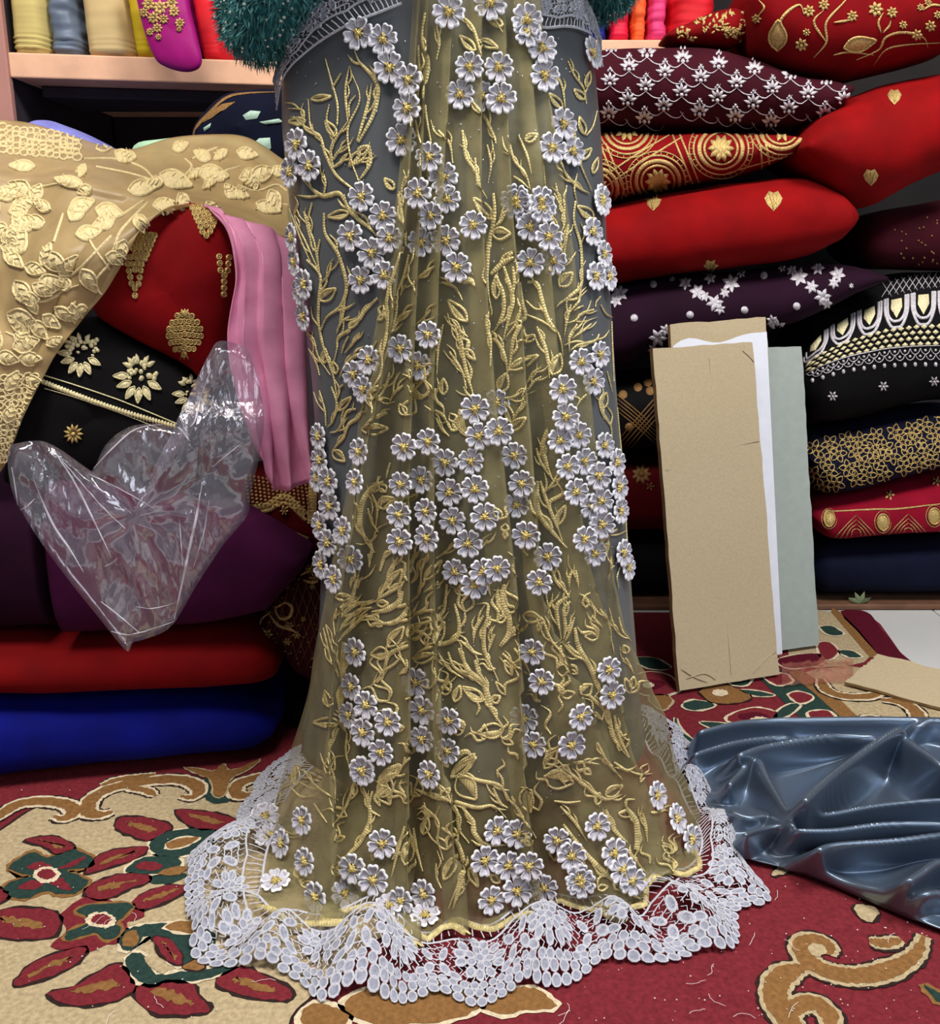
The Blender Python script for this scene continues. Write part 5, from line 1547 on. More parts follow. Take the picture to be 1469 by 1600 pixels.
b = bolt([(740, 72, 199, 2.05), (930, 66, 196, 2.05), (1020, 62, 196, 2.05), (1105, 61, 198, 2.05), (1180, 78, 198, 2.05), (1250, 106, 198, 2.05), (1300, 118, 186, 2.05), (1332, 126, 152, 2.05)], 0.34, pw=2.4, seed=12)
o = thing(b, 'cloth_bundle', 'v_maroon', 'dark maroon bundle with silver flower lattice at top of the stack', 'bundle')
bv = b.bvh()
for i in range(-3, 9):
    for j in range(0, 6):
        x = 955 + i * 56 + (j % 2) * 28 - (j // 2) * 2
        y = 76 + i * 8.5 + j * 26 + (j % 2) * 4 - max(0, j - 3) * 2
        if x < 935 or x > 1330 or y > 192: continue

        def fn(mb, h):
            for a in (20, 55, 90, 125, 160):
                blob(mb, h, leaf_px(x + 3 * math.cos(math.radians(a)), y - 3 * math.sin(math.radians(a)), a, 13, 5.5, 3), 0.0025, 0.001, 0)
            for dx, dy, r in ((0, 3, 3.5), (-7, 3, 2.4), (7, 3, 2.4), (0, -20, 2.2), (-3, -17, 1.8), (3, -17, 1.8)):
                blob(mb, h, circ(x + dx, y + dy, r, n=6), 0.003, 0.001, 0)
            ribbon(mb, h, [(x, y + 6), (x + 12, y + 15), (x + 24, y + 16), (x + 31, y + 8)], 0.0022)
            ribbon(mb, h, [(x, y + 6), (x - 11, y + 13), (x - 22, y + 9), (x - 30, y - 2)], 0.0022)
        emb(o, 'silver_spray', 'zari_silver', fn, bv)

b = bolt([(1255, 210, 250, 2.0), (1285, 178, 272, 2.0), (1335, 146, 308, 2.0), (1400, 120, 318, 2.0), (1469, 104, 284, 2.0), (1545, 90, 250, 2.0)], 0.36, pw=2.3, cap=(0.05, 0.02), wr=0.006, seed=13)
o = thing(b, 'cloth_bundle', 'v_red2', 'large bright red roll slanting upward at the right edge', 'bundle')
bv = b.bvh()
for x, y, r in ((1285, 390, 11), (1190, 712, 12), (1350, 780, 9)):
    emb(o, 'gold_crest', 'zari_gold', crest(*zz5(x, y), r), bv)

b = bolt([(1040, 48, 66, 2.13), (1070, 36, 68, 2.12), (1117, 14, 68, 2.11), (1150, 8, 70, 2.11), (1176, 8, 60, 2.11)], 0.12, pw=2.2, seed=14, plane=0.02)
o = thing(b, 'cloth_bundle', 'v_red', 'small red bundle crusted with gold stitching behind the maroon silver bundle', 'bundle')
bv = b.bvh()
for k in range(60):
    x = R.uniform(1060, 1172); y = R.uniform(14, 62)
    if k % 3 == 0:
        def fn(mb, h):
            for q in range(7):
                xx, yy, a = x + R.uniform(-9, 9), y + R.uniform(-7, 7), R.uniform(0, 180)
                blob(mb, h, leaf_px(xx, yy, a, 8, 3.5, 3), 0.002, 0.001, 0)
        emb(o, 'gold_scatter', 'zari_gold', fn, bv)

b = bolt([(1180, -50, 44, 2.01), (1200, -68, 76, 2.01), (1250, -80, 99, 2.01), (1330, -85, 113, 2.01), (1403, -90, 100, 2.01), (1480, -100, 82, 2.01), (1550, -100, 60, 2.01)], 0.36, pw=2.4, seed=15)
o = thing(b, 'cloth_bundle', 'v_red', 'red bundle with gold vines and paisleys, topmost at right', 'bundle')
bv = b.bvh()
for w, pts in ((5, [(790, 190), (810, 120), (840, 60), (900, 20), (920, 60)]), (4, [(960, 230), (1010, 170), (1010, 90), (1080, 10), (1110, -30)]), (4, [(1010, 170), (960, 90), (1000, 40)]), (4, [(1040, 90), (1110, 80)]),
               (4, [(1230, 130), (1220, 90), (1240, 50)]), (4, [(1240, 130), (1270, 80)]), (5, [(1130, 240), (1220, 200), (1250, 150), (1320, 130), (1400, 150), (1420, 190)]), (4, [(1040, 220), (1100, 210), (1200, 220)]), (4, [(740, 60), (760, 30), (740, 0)]), (4, [(1200, 260), (1250, 200), (1330, 180), (1469, 170)]),
               (4, [(1400, 40), (1440, 20), (1500, 30)])):
    if len(pts) < 3: pts = [pts[0], ((pts[0][0] + pts[1][0]) / 2 + 8, (pts[0][1] + pts[1][1]) / 2), pts[1]]
    emb(o, 'vine_stem', 'zari_gold', lambda mb, h: ribbon(mb, h, Z5(pts), w * 0.0011), bv)
for x, y, r in ((940, 45, 28), (1000, 20, 26), (1115, 65, 26), (1210, 38, 34), (1275, 50, 26), (910, 180, 30), (930, 130, 18), (1375, 140, 26), (1320, 100, 20), (1430, 105, 26), (1390, 30, 18), (1420, 10, 18), (730, 75, 22), (1460, 60, 20)):
    emb(o, 'gold_flower', 'zari_gold', rosette(*zz5(x, y), r * 0.3873, 7, 0.5), bv)
for x, y, x1, y1, W in ((815, 200, 815, 80, 70), (1080, 190, 1210, 160, 60)):
    def fn(mb, h):
        (a, c), (d, e) = zz5(x, y), zz5(x1, y1)
        P = leaf_px(a, c, math.degrees(math.atan2(c - e, d - a)), math.hypot(d - a, e - c), W * 0.3873, 5)
        blob(mb, h, P, 0.003, 0.001, 0); ribbon(mb, h, P + [P[0]], 0.004, 0.003, 0.002, 0, 2, (1, 1))
    emb(o, 'paisley', 'zari_gold', fn, bv)


# ------------------------------------------------------------------ upright cloths on the shelves
def upright(x0, x1, ybase, D, depth, z0, h, seed, lean=0.0, fold=0.0015, pw=4.0, taper=0.0):
    mb = MB()
    X0, X1 = at(x0, ybase, D).x, at(x1, ybase, D).x
    rows = []
    nr = 40
    for i in range(91):
        t = i / 90
        z = z0 + h * t
        s = 1.0
        if t < 0.04: s = 0.92 + 0.08 * math.sqrt(t / 0.04)
        if t > 0.93: s = math.sqrt(max(0.02, 1 - ((t - 0.93) / 0.07) ** 2))
        row = []
        for j in range(nr):
            a = 2 * math.pi * j / nr
            c, sn = math.cos(a), math.sin(a)
            e = 2 / pw
            x = (X0 + X1) / 2 + math.copysign(abs(c) ** e, c) * (X1 - X0) / 2 * s * (1 - taper * t) + lean * t * h
            y = D + depth / 2 + math.copysign(abs(sn) ** e, sn) * depth / 2 * s
            p = Vector((x, y, z))
            d = fbm(p, 9, seed) * 0.002 + fold * math.sin(z * 700 + 3 * fbm(p, 12, seed)) * (1 if t < 0.14 else 0.06) * (1 if fold < 0.003 else 0.4) + fbm((x, y, z * 3), 22, seed + 2) * (0.001 if fold < 0.003 else 0.007)
            row.append(p + Vector((c, sn, 0)) * d)
        rows.append(row)
    mb.grid(rows, closed=True)
    mb.add(list(rows[0]), [tuple(range(nr))[::-1]]); mb.add(list(rows[-1]), [tuple(range(nr))])
    return mb


ZB = zb + 0.0455
GRP['folded_cloth'] = 'cloths standing on the left wooden shelf'
for x0, x1, D, dp, sd, ln, m_, lab, f in ((14, 75, 2.012, 0.3, 1, 0.0, 'c_olive', 'pale olive folded cloth standing leftmost on the wooden shelf', 0.0022),
                                     (76, 127, 2.03, 0.3, 2, -0.03, 'c_greyblue', 'grey blue crumpled cloth standing beside the pale olive one', 0.0036),
                                     (129, 206, 2.03, 0.28, 3, -0.06, 'c_beige', 'broad beige folded cloth standing between grey blue and mustard cloths', 0.0004),
                                     (208, 240, 2.045, 0.28, 4, -0.09, 'c_mustard', 'narrow mustard yellow cloth standing next to the magenta one', 0.0004),
                                     (312, 352, 2.075, 0.26, 6, -0.14, 'c_scarlet', 'scarlet cloth standing on the shelf beside the teal sleeve', 0.0004)):
    thing(upright(x0, x1, 92, D, dp, ZB, 0.24, sd, ln, f, taper=0.15), 'folded_cloth', m_, lab, 'cloth')
MAG = empty('folded_cloth', (at(275, 95, 2.06).x, 2.1, ZB), 'magenta cloth with gold embroidery sagging over the shelf edge', 'cloth', GRP['folded_cloth'])
upright(242, 308, 92, 2.06, 0.26, ZB, 0.24, 5, -0.11, 0.002, taper=0.15).build('folded_body', 'c_magenta', MAG)
b = pillow([(208, -60), (285, -60), (297, 10), (309, 60), (316, 92), (310, 108), (290, 113), (262, 106), (243, 92), (228, 55), (216, 10)], 1.975, 0.02, 0.012, seed=5)
hp = b.build('hanging_fold', 'c_magenta', MAG)
bv = b.bvh()
for x, y, r in ((232, 6, 12), (250, 12, 13), (240, 28, 11), (246, 44, 9), (272, 18, 10), (281, 36, 9), (235, 50, 7), (248, 58, 6), (268, 5, 11), (225, 20, 9), (256, 30, 9), (280, 46, 5)):
    mb = MB(); rosette(x, y, r, 8, 0.5)(mb, bv); mb.build('gold_motif', 'zari_gold', hp)
z2t = z2 + 0.0005
GRP['folded_cloth'] = 'cloths standing on the upper right shelf'
for x0, x1, m_, lab in ((926, 950, 'c_blue', 'deep blue cloth standing leftmost on the upper right shelf'), (951, 986, 'c_rose', 'rose red cloth standing next to the deep blue one'), (987, 1011, 'c_orange', 'orange cloth standing between rose red and pink cloths'), (1012, 1044, 'c_pink', 'pink cloth standing beside the orange cloth'), (1045, 1120, 'c_scarlet', 'wide scarlet cloth standing right of the pink cloth')):
    thing(upright(x0, x1, 62, 2.262, 0.26, z2t, 0.3, x0, 0.0, 0.003), 'folded_cloth', m_, lab, 'cloth')

# ------------------------------------------------------------------ left-hand heap
GRP['cloth_bundle'] = 'cloth bundles heaped on the left'
Z2 = lambda pts: zp(0, 400, 520 / 1469, pts)
Z3 = lambda pts: zp(0, 800, 520 / 1469, pts)
Z1 = lambda pts: zp(0, 0, 500 / 1469, pts)
zz2 = lambda x, y: (x * 520 / 1469, 400 + y * 520 / 1469)
zz3 = lambda x, y: (x * 520 / 1469, 800 + y * 520 / 1469)
b = bolt([(-70, 1100, 1236, 1.28), (0, 1097, 1226, 1.30), (150, 1095, 1206, 1.33), (300, 1093, 1188, 1.36), (390, 1096, 1176, 1.385), (432, 1112, 1158, 1.40)], 0.4, pw=2.8, wr=0.005, seed=21)
ztop = rest(b, 0.0128)
thing(b, 'cloth_bundle', 'v_blue', 'royal blue roll on the carpet, lowest of the left heap', 'bundle')
b = bolt([(-70, 1012, 1096, 1.31), (0, 1008, 1095, 1.32), (150, 1000, 1093, 1.34), (300, 990, 1091, 1.37), (400, 987, 1092, 1.39), (434, 1002, 1078, 1.40)], 0.4, pw=2.6, seed=22)
ztop = rest(b, ztop - 0.003)
thing(b, 'cloth_bundle', 'v_floorred', 'plain red roll lying on the royal blue roll', 'bundle')
b = bolt([(-70, 722, 1008, 1.345), (0, 728, 1004, 1.345), (74, 738, 999, 1.345)], 0.4, pw=3.2, cap=(0.02, 0.01), seed=23)
rest(b, ztop - 0.003)
thing(b, 'cloth_bundle', 'v_darkpurple', 'very dark purple folded bundle at the left edge above the red roll', 'bundle')
b = bolt([(78, 748, 996, 1.33), (160, 742, 990, 1.345), (280, 757, 980, 1.36), (395, 810, 962, 1.38), (440, 834, 926, 1.39), (483, 857, 872, 1.40)], 0.14, pw=2.8, cap=(0.006, 0.02), seed=24)
rest(b, ztop - 0.003)
thing(b, 'cloth_bundle', 'v_purple', 'plum purple bundle tapering right, behind the plastic bag', 'bundle')
b = bolt([(436, 1066, 1148, 1.50), (480, 1064, 1150, 1.50), (560, 1064, 1150, 1.50)], 0.3, seed=25)
rest(b, 0.0128)
thing(b, 'cloth_bundle', 'v_black', 'black bundle on the carpet in shadow between the left heap and saree', 'bundle')
b = pillow([(405, 965), (440, 915), (480, 868), (530, 856), (565, 900), (565, 1062), (500, 1062), (462, 1044), (438, 1004), (410, 990)], 1.5, 0.05, 0.2, seed=26)
o = thing(b, 'cloth_bundle', 'v_maroon', 'maroon bundle with gold paisleys and sequins beside the saree', 'bundle')
bv = b.bvh()
for pts in ([(1230, 420), (1260, 400), (1290, 420), (1280, 460), (1240, 470), (1220, 430), (1250, 400)], [(1190, 450), (1230, 500), (1290, 520), (1330, 550)], [(1150, 500), (1160, 470), (1200, 440)], [(1330, 280), (1370, 250), (1400, 220)], [(1340, 300), (1380, 310), (1410, 300)], [(1170, 540), (1200, 590), (1250, 620)], [(1160, 510), (1180, 560), (1170, 600)]):
    emb(o, 'gold_scroll', 'zari_gold', lambda mb, h: ribbon(mb, h, Z3(pts), 0.005), bv)
for x, y, r in ((1180, 540, 26), (1280, 500, 20), (1310, 540, 18), (1390, 290, 26), (1370, 250, 22), (1210, 590, 20), (1340, 470, 12), (1270, 570, 18), (1380, 330, 14)):
    emb(o, 'gold_leaf', 'zari_gold', rosette(*zz3(x, y), r * 0.4, 6), bv)


def net_lines(mb, h):
    for k in range(-6, 14):
        ribbon(mb, h, Z3([(1130 + k * 36, 160), (1230 + k * 36, 380), (1330 + k * 36, 700)]), 0.0008, 0.0006, n=5)
        ribbon(mb, h, Z3([(1130 + k * 36, 700), (1230 + k * 36, 480), (1330 + k * 36, 160)]), 0.0008, 0.0006, n=5)
    for k in range(90):
        blob(mb, h, circ(*zz3(R.uniform(1140, 1410), R.uniform(180, 700)), 1.6, n=5), 0.0015, 0.0008, 0)


emb(o, 'sequin_net', 'zari_gold_shaded', net_lines, bv)
b = pillow([(360, 740), (430, 736), (500, 740), (540, 760), (540, 866), (490, 856), (440, 830), (385, 806)], 1.5, 0.03, 0.18, seed=27)
o = thing(b, 'cloth_bundle', 'v_deepred', 'red bundle with gold bead grid under the pink chiffon', 'bundle')
bv = b.bvh()


def beads(mb, h):
    for i in range(15):
        for j in range(8):
            blob(mb, h, circ(*zz2(1085 + i * 19 + j * 2, 970 + j * 16 + i * 3), 2.5, n=5), 0.003, 0.001, 0)


emb(o, 'bead_grid', 'zari_gold', beads, bv)
for w, pts in ((0.010, [(1090, 1110), (1180, 1100), (1260, 1060), (1350, 1140)]), (0.006, [(1090, 1130), (1180, 1125), (1260, 1090), (1350, 1165)]), (0.014, [(1385, 960), (1380, 1060), (1375, 1180)]), (0.012, [(1090, 1160), (1200, 1190), (1360, 1250)]), (0.012, [(1120, 1180), (1230, 1215), (1370, 1290)])):
    emb(o, 'gold_band', 'zari_gold', lambda mb, h: ribbon(mb, h, Z2(pts), w, taper=(1, 1)), bv)
emb(o, 'gold_motif', 'zari_gold', rosette(*zz2(1255, 1125), 8, 6), bv)

b = pillow([(138, 495), (215, 532), (300, 578), (345, 640), (340, 735), (230, 750), (130, 752), (20, 760), (25, 690), (55, 600), (92, 538)], 1.42, 0.06, 0.2, pw=2.8, seed=28)
o = thing(b, 'cloth_bundle', 'v_black', 'black bundle with gold leaf sprays and rope border above the bag', 'bundle')
bv = b.bvh()
for cx_, cy_, s_ in ((360, 430, 1.0), (615, 530, 1.15), (850, 610, 0.9)):
    x, y = zz2(cx_, cy_)

    def fn(mb, h):
        for a, dx, dy in ((200, -10, 8), (235, -6, 14), (265, 0, 16), (295, 6, 14), (180, -14, 0), (330, 12, 8)):
            P = leaf_px(x + dx * s_, y + dy * s_, a, 21 * s_, 9 * s_, 4)
            blob(mb, h, P, 0.003, 0.001, 0); ribbon(mb, h, P + [P[0]], 0.002, 0.003, 0.002, 0, 2, (1, 1))
        for k in range(26):
            blob(mb, h, circ(x + R.uniform(-24, 26) * s_, y + R.uniform(-24, 6) * s_, R.uniform(2.2, 4.5) * s_, n=6), 0.004, 0.001, 0)
        for a in (30, 60, 100, 130, 155):
            blob(mb, h, leaf_px(x + 12 * math.cos(math.radians(a)), y - 10 - 8 * math.sin(math.radians(a)), a, 15 * s_, 7 * s_, 3), 0.004, 0.001, 0)
    emb(o, 'gold_spray', 'zari_cream', fn, bv)


def rope(mb, h):
    ribbon(mb, h, Z2([(190, 525), (350, 575), (550, 645), (780, 740)]), 0.0018, taper=(1, 1))
    for k in range(44):
        t = k / 43
        x, y = 195 + 575 * t, 548 + 195 * t + 12 * math.sin(t * 3.1)
        blob(mb, h, circ(*zz2(x, y + 8), 2.6, 5, 6), 0.004, 0.001, 0)
    ribbon(mb, h, Z2([(200, 585), (350, 630), (550, 700), (760, 785)]), 0.0014, taper=(1, 1))


emb(o, 'rope_border', 'zari_cream', rope, bv)
emb(o, 'round_motif', 'zari_gold', rosette(*zz2(325, 785), 17, 11, 0.3), bv)

b = pillow([(150, 482), (185, 420), (228, 348), (290, 318), (345, 334), (372, 400), (376, 470), (362, 545), (335, 600), (300, 574), (215, 528)], 1.43, 0.07, 0.22, pw=2.5, seed=29)
o = thing(b, 'cloth_bundle', 'v_red', 'deep red bundle with gold tree motifs between cream cloth and pink chiffon', 'bundle')
bv = b.bvh()


def tree(cx, cy, w, h_, tip):
    def fn(mb, h):
        rows_ = 7
        for i in range(rows_):
            t = i / (rows_ - 1)
            ww = w * (math.sin(math.pi * (0.15 + 0.8 * t)) if tip else (1 - t) * 0.9 + 0.15)
            n_ = max(1, int(ww / 5))
            for k in range(n_):
                u = (k - (n_ - 1) / 2) / max(1, n_ - 1) if n_ > 1 else 0
                x, y = cx + u * ww, cy - h_ / 2 + t * h_ + abs(u) * 4 + R.uniform(-1, 1)
                ribbon(mb, h, circ(x, y, 3.4, 3.8, 7) + [(x + 3.4, y)], 0.0026, 0.003, 0.001, 0, 2, (1, 1))
                blob(mb, h, circ(x, y, 2.2, n=5), 0.002, 0.001, 0)
        if tip:
            for a in (70, 90, 110): blob(mb, h, leaf_px(cx, cy - h_ * 0.4, a, 16, 7, 3), 0.003, 0.001, 0)
            for a in (262, 270, 278): ribbon(mb, h, [(cx, cy + h_ * 0.3), (cx + (a - 270) * 0.3, cy + h_ * 0.45), (cx + (a - 270) * 0.8, cy + h_ * 0.62)], 0.002)
    return fn


for px_, py_, w, hh, tp in ((222, 388, 40, 44, False), (212, 432, 24, 60, False), (289, 522, 50, 62, True), (322, 346, 40, 44, False), (349, 430, 14, 60, False)):
    emb(o, 'gold_tree', 'zari_gold', tree(px_, py_, w, hh, tp), bv)

b = pillow([(302, 206), (320, 176), (357, 146), (432, 140), (480, 150), (480, 262), (425, 268), (340, 250), (308, 232)], 1.88, 0.05, 0.2, seed=30)
o = thing(b, 'cloth_bundle', 'v_navy', 'navy bundle with mint patches inside the dark cupboard', 'bundle')
bv = b.bvh()
for P in (Z1([(1115, 530), (1150, 508), (1198, 512), (1180, 545), (1130, 552)]), Z1([(1155, 665), (1190, 635), (1240, 632), (1245, 680), (1205, 722), (1180, 700)]), Z1([(1190, 560), (1280, 545), (1300, 560), (1220, 572)]), Z1([(935, 590), (970, 565), (965, 585), (940, 605)])):
    emb(o, 'mint_patch', 'mint_patch', lambda mb, h: blob(mb, h, P, 0.003, 0.001, 0), bv)
emb(o, 'sequin_edge', 'zari_gold_shaded', lambda mb, h: (ribbon(mb, h, Z1([(890, 640), (900, 590), (960, 520), (1040, 450), (1130, 430), (1270, 425)]), 0.008), ribbon(mb, h, Z1([(930, 560), (1010, 500), (1080, 470)]), 0.012)), bv)
b = pillow([(205, 236), (250, 218), (340, 214), (395, 226), (440, 262), (470, 330), (460, 420), (300, 420), (215, 330)], 1.81, 0.03, 0.02, seed=31)
thing(b, 'cloth_bundle', 'c_mint', 'mint green cloth showing through beneath the cream net', 'bundle')
b = pillow([(40, 200), (68, 188), (100, 196), (150, 222), (190, 260), (190, 420), (0, 420), (-20, 260)], 1.80, 0.05, 0.3, seed=32)
thing(b, 'cloth_bundle', 'c_lavender', 'lavender cloth peeking out behind the cream net', 'bundle')

# cream embroidered net thrown over the heap
CREAM = empty('embroidered_net', (at(120, 420, 1.4).x, 1.45, at(120, 735, 1.37).z), 'cream net with raised leaf embroidery thrown over the left heap', 'cloth')
CUR = [
 [(-40, 186, 1.68), (40, 192, 1.68), (120, 216, 1.70), (200, 236, 1.72), (290, 214, 1.77), (380, 214, 1.77), (448, 254, 1.79)],
 [(-40, 225, 1.60), (40, 232, 1.60), (120, 240, 1.61), (200, 258, 1.62), (290, 262, 1.64), (380, 268, 1.66), (452, 305, 1.68)],
 [(-40, 258, 1.52), (40, 262, 1.52), (120, 262, 1.53), (190, 276, 1.53), (270, 290, 1.55), (370, 318, 1.58), (456, 345, 1.60)],
 [(-40, 300, 1.46), (40, 302, 1.46), (110, 300, 1.45), (170, 306, 1.45), (240, 312, 1.47), (330, 322, 1.50), (458, 374, 1.54)],
 [(-40, 420, 1.38), (30, 420, 1.38), (90, 400, 1.37), (140, 380, 1.37), (190, 360, 1.375), (245, 338, 1.39), (300, 322, 1.41)],
 [(-40, 560, 1.36), (10, 545, 1.35), (60, 500, 1.35), (105, 462, 1.35), (150, 428, 1.355), (195, 390, 1.36), (235, 352, 1.375)],
 [(-40, 755, 1.355), (2, 738, 1.35), (38, 655, 1.345), (72, 575, 1.345), (118, 508, 1.345), (160, 462, 1.35), (205, 395, 1.36)]]
def cream_push(u, v, q):
    d = -0.010 * abs(math.sin(u * 7 + v * 9 + 1.2 * math.sin(v * 5))) ** 0.6 - 0.012 * math.exp(-((v - 0.42 - 0.12 * u) / 0.03) ** 2)
    return Vector((0, d * min(1, 4 * v, 5 * (1 - v) + 0.2), 0))


rows = loft(CUR, 16, 16, 0.024, 8, 4, cream_push)
cb = MB(); cb.grid(rows, flip=False)
o = cb.build('net_cloth', 'cream_net', CREAM); solid(o, 0.0015)
CB = cb.bvh()
rr = random.Random(11)
for x, y, a, L, W in [(14, 335, 20, 40, 20), (50, 300, 160, 38, 24), (60, 345, 200, 46, 26), (20, 400, 60, 44, 30), (70, 400, 330, 44, 26), (110, 330, 20, 40, 24), (150, 330, 350, 44, 26), (180, 345, 200, 36, 22), (120, 370, 10, 40, 22),
                      (28, 440, 300, 42, 24), (60, 450, 20, 44, 28), (95, 430, 50, 40, 20), (130, 420, 300, 40, 22), (165, 400, 350, 34, 20), (15, 490, 340, 46, 28), (50, 500, 310, 40, 22), (20, 545, 20, 44, 26), (40, 590, 330, 36, 20), (90, 480, 320, 32, 18),
                      (200, 300, 10, 50, 24), (250, 275, 340, 54, 28), (310, 270, 350, 48, 26), (150, 235, 20, 34, 18), (180, 240, 330, 30, 18), (270, 236, 20, 26, 16), (370, 240, 350, 32, 18), (390, 280, 20, 40, 24), (420, 300, 300, 34, 20), (360, 300, 340, 30, 16), (400, 320, 340, 40, 18),
                      (240, 325, 10, 34, 18), (215, 340, 300, 26, 20), (55, 262, 180, 40, 16), (130, 290, 170, 44, 14), (0, 300, 350, 44, 14), (10, 610, 60, 36, 20), (75, 540, 30, 26, 14), (195, 375, 250, 34, 16), (10, 660, 70, 30, 18)] + [(rr.uniform(-10, 130), rr.uniform(300, 560), rr.uniform(0, 360), rr.uniform(24, 40), rr.uniform(14, 24)) for _ in range(34)] + [(rr.uniform(130, 430), rr.uniform(235, 320), rr.uniform(0, 360), rr.uniform(18, 32), rr.uniform(10, 18)) for _ in range(16)]:
    mb = MB()
    P = leaf_px(x, y, a, L, W, 5)
    blob(mb, CB, P, 0.004, 0.0015, 0)
    ribbon(mb, CB, P + [P[0]], 0.0032, 0.004, 0.002, 0, 3, (1, 1))
    a_ = math.radians(a)
    for k in (-1, 1):
        for t in (0.35, 0.6):
            bx, by = x + L * t * math.cos(a_), y - L * t * math.sin(a_)
            ribbon(mb, CB, [(bx, by), (bx + 5 * math.cos(a_ + k), by - 5 * math.sin(a_ + k)), (bx + 9 * math.cos(a_ + k * 0.9), by - 9 * math.sin(a_ + k * 0.9))], 0.0014, 0.005, 0.003, 0, 2)
    if mb.v: mb.build('leaf', 'cream_thread', CREAM)
for pts in ([(20, 320), (40, 300), (80, 290), (110, 285)], [(170, 420), (140, 370), (170, 350), (195, 335), (225, 315)], [(175, 370), (150, 395), (120, 425), (100, 440)], [(180, 400), (185, 370), (205, 345), (232, 318)], [(130, 250), (180, 250), (220, 262), (240, 280)], [(300, 250), (320, 240), (340, 232)], [(290, 250), (300, 262), (285, 280)],
            [(370, 290), (400, 300), (430, 290), (448, 300)], [(400, 330), (420, 318), (450, 322)], [(85, 380), (95, 350), (100, 335)], [(165, 470), (150, 440), (170, 410), (180, 380)], [(40, 470), (70, 470), (100, 455), (125, 445)], [(10, 520), (40, 530), (70, 515)], [(150, 262), (200, 272), (235, 282)], [(330, 290), (350, 270), (375, 262)], [(120, 470), (105, 485), (98, 500)]):
    mb = MB(); ribbon(mb, CB, pts, 0.0042, 0.003, 0.001, 0, 6, (0.8, 0.5))
    if mb.v: mb.build('stem', 'cream_thread', CREAM)


def holes(mb, poly_fn, nx, ny):
    for i in range(nx):
        for j in range(ny):
            u, v = (i + 0.5 + R.uniform(-0.2, 0.2)) / nx, (j + 0.5 + R.uniform(-0.2, 0.2)) / ny
            x, y = poly_fn(u, v)
            r = R.uniform(4.0, 6.0)
            P = circ(x, y, r * 1.2, r, 6, R.uniform(0, 1))
            ribbon(mb, CB, P + [P[0]], 0.0026, 0.003, 0.002, 0, 2, (1, 1))


mb = MB(); holes(mb, lambda u, v: (-10 + u * 135, 194 + u * 20 + v * (46 - u * 8)), 13, 5); mb.build('openwork_band', 'cream_thread', CREAM)
mb = MB(); holes(mb, lambda u, v: (-25 + u * (45 + 45 * (1 - v)), 590 + v * 140 - u * 10), 7, 13); mb.build('openwork_band', 'cream_thread', CREAM)

# pink chiffon falling beside the saree
CUR = [
 [(316, 320, 1.405), (336, 324, 1.40), (366, 340, 1.395), (410, 352, 1.40), (458, 378, 1.41)],
 [(350, 348, 1.375), (372, 376, 1.37), (402, 392, 1.37), (432, 402, 1.38), (464, 425, 1.39)],
 [(368, 420, 1.365), (382, 446, 1.36), (408, 460, 1.36), (440, 474, 1.365), (473, 505, 1.375)],
 [(358, 520, 1.36), (382, 542, 1.35), (412, 556, 1.35), (448, 574, 1.355), (481, 606, 1.365)],
 [(374, 605, 1.355), (400, 628, 1.345), (426, 642, 1.345), (457, 654, 1.35), (489, 684, 1.36)],
 [(404, 690, 1.36), (420, 736, 1.35), (434, 764, 1.345), (466, 758, 1.35), (499, 746, 1.36)]]
pf = lambda u, v, q: Vector((0.004 * math.sin(u * 26 + v * 4), -0.014 * abs(math.sin(u * 11 + 1.5 * math.sin(v * 3))) * (0.4 + v), 0))
pk = MB(); pk.grid(loft(CUR, 18, 12, 0.006, 12, 6, pf))
o = thing(pk, 'chiffon_cloth', 'pink_chiffon', 'pink chiffon hanging in soft folds between the red bundle and saree', 'cloth'); solid(o, 0.0012)

# crumpled clear plastic bag
mp = bpy.data.materials.new('clear_plastic'); mp.use_nodes = True; MATS['clear_plastic'] = mp
nt = mp.node_tree; nt.nodes.remove(nt.nodes['Principled BSDF'])
out = nt.nodes['Material Output']
gl = nt.nodes.new('ShaderNodeBsdfGlossy'); gl.inputs['Roughness'].default_value = 0.1; gl.inputs[0].default_value = (0.95, 0.93, 1, 1)
tr = nt.nodes.new('ShaderNodeBsdfTransparent'); tr.inputs[0].default_value = (0.97, 0.96, 0.98, 1)
df = nt.nodes.new('ShaderNodeBsdfDiffuse'); df.inputs[0].default_value = (0.72, 0.66, 0.74, 1)
tc = nt.nodes.new('ShaderNodeTexCoord')
mpn = nt.nodes.new('ShaderNodeMapping'); mpn.inputs['Rotation'].default_value = (0, math.radians(-28), 0); mpn.inputs['Scale'].default_value = (1.6, 1.0, 0.35)
nt.links.new(tc.outputs['Object'], mpn.inputs[0])
vz = nt.nodes.new('ShaderNodeTexVoronoi'); vz.inputs['Scale'].default_value = 60
nt.links.new(mpn.outputs[0], vz.inputs['Vector'])
nz = nt.nodes.new('ShaderNodeTexNoise'); nz.inputs['Scale'].default_value = 45; nz.inputs['Detail'].default_value = 6
nt.links.new(mpn.outputs[0], nz.inputs['Vector'])
ad = nt.nodes.new('ShaderNodeMath'); ad.operation = 'ADD'
nt.links.new(vz.outputs['Distance'], ad.inputs[0]); nt.links.new(nz.outputs['Fac'], ad.inputs[1])
bp_ = nt.nodes.new('ShaderNodeBump'); bp_.inputs['Strength'].default_value = 0.9; bp_.inputs['Distance'].default_value = 0.006
mk = nt.nodes.new('ShaderNodeTexNoise'); mk.inputs['Scale'].default_value = 7; mk.inputs['Detail'].default_value = 2
nt.links.new(tc.outputs['Object'], mk.inputs['Vector'])
mrg = nt.nodes.new('ShaderNodeMapRange'); mrg.inputs[1].default_value = 0.45; mrg.inputs[2].default_value = 0.6; mrg.inputs[3].default_value = 0.06
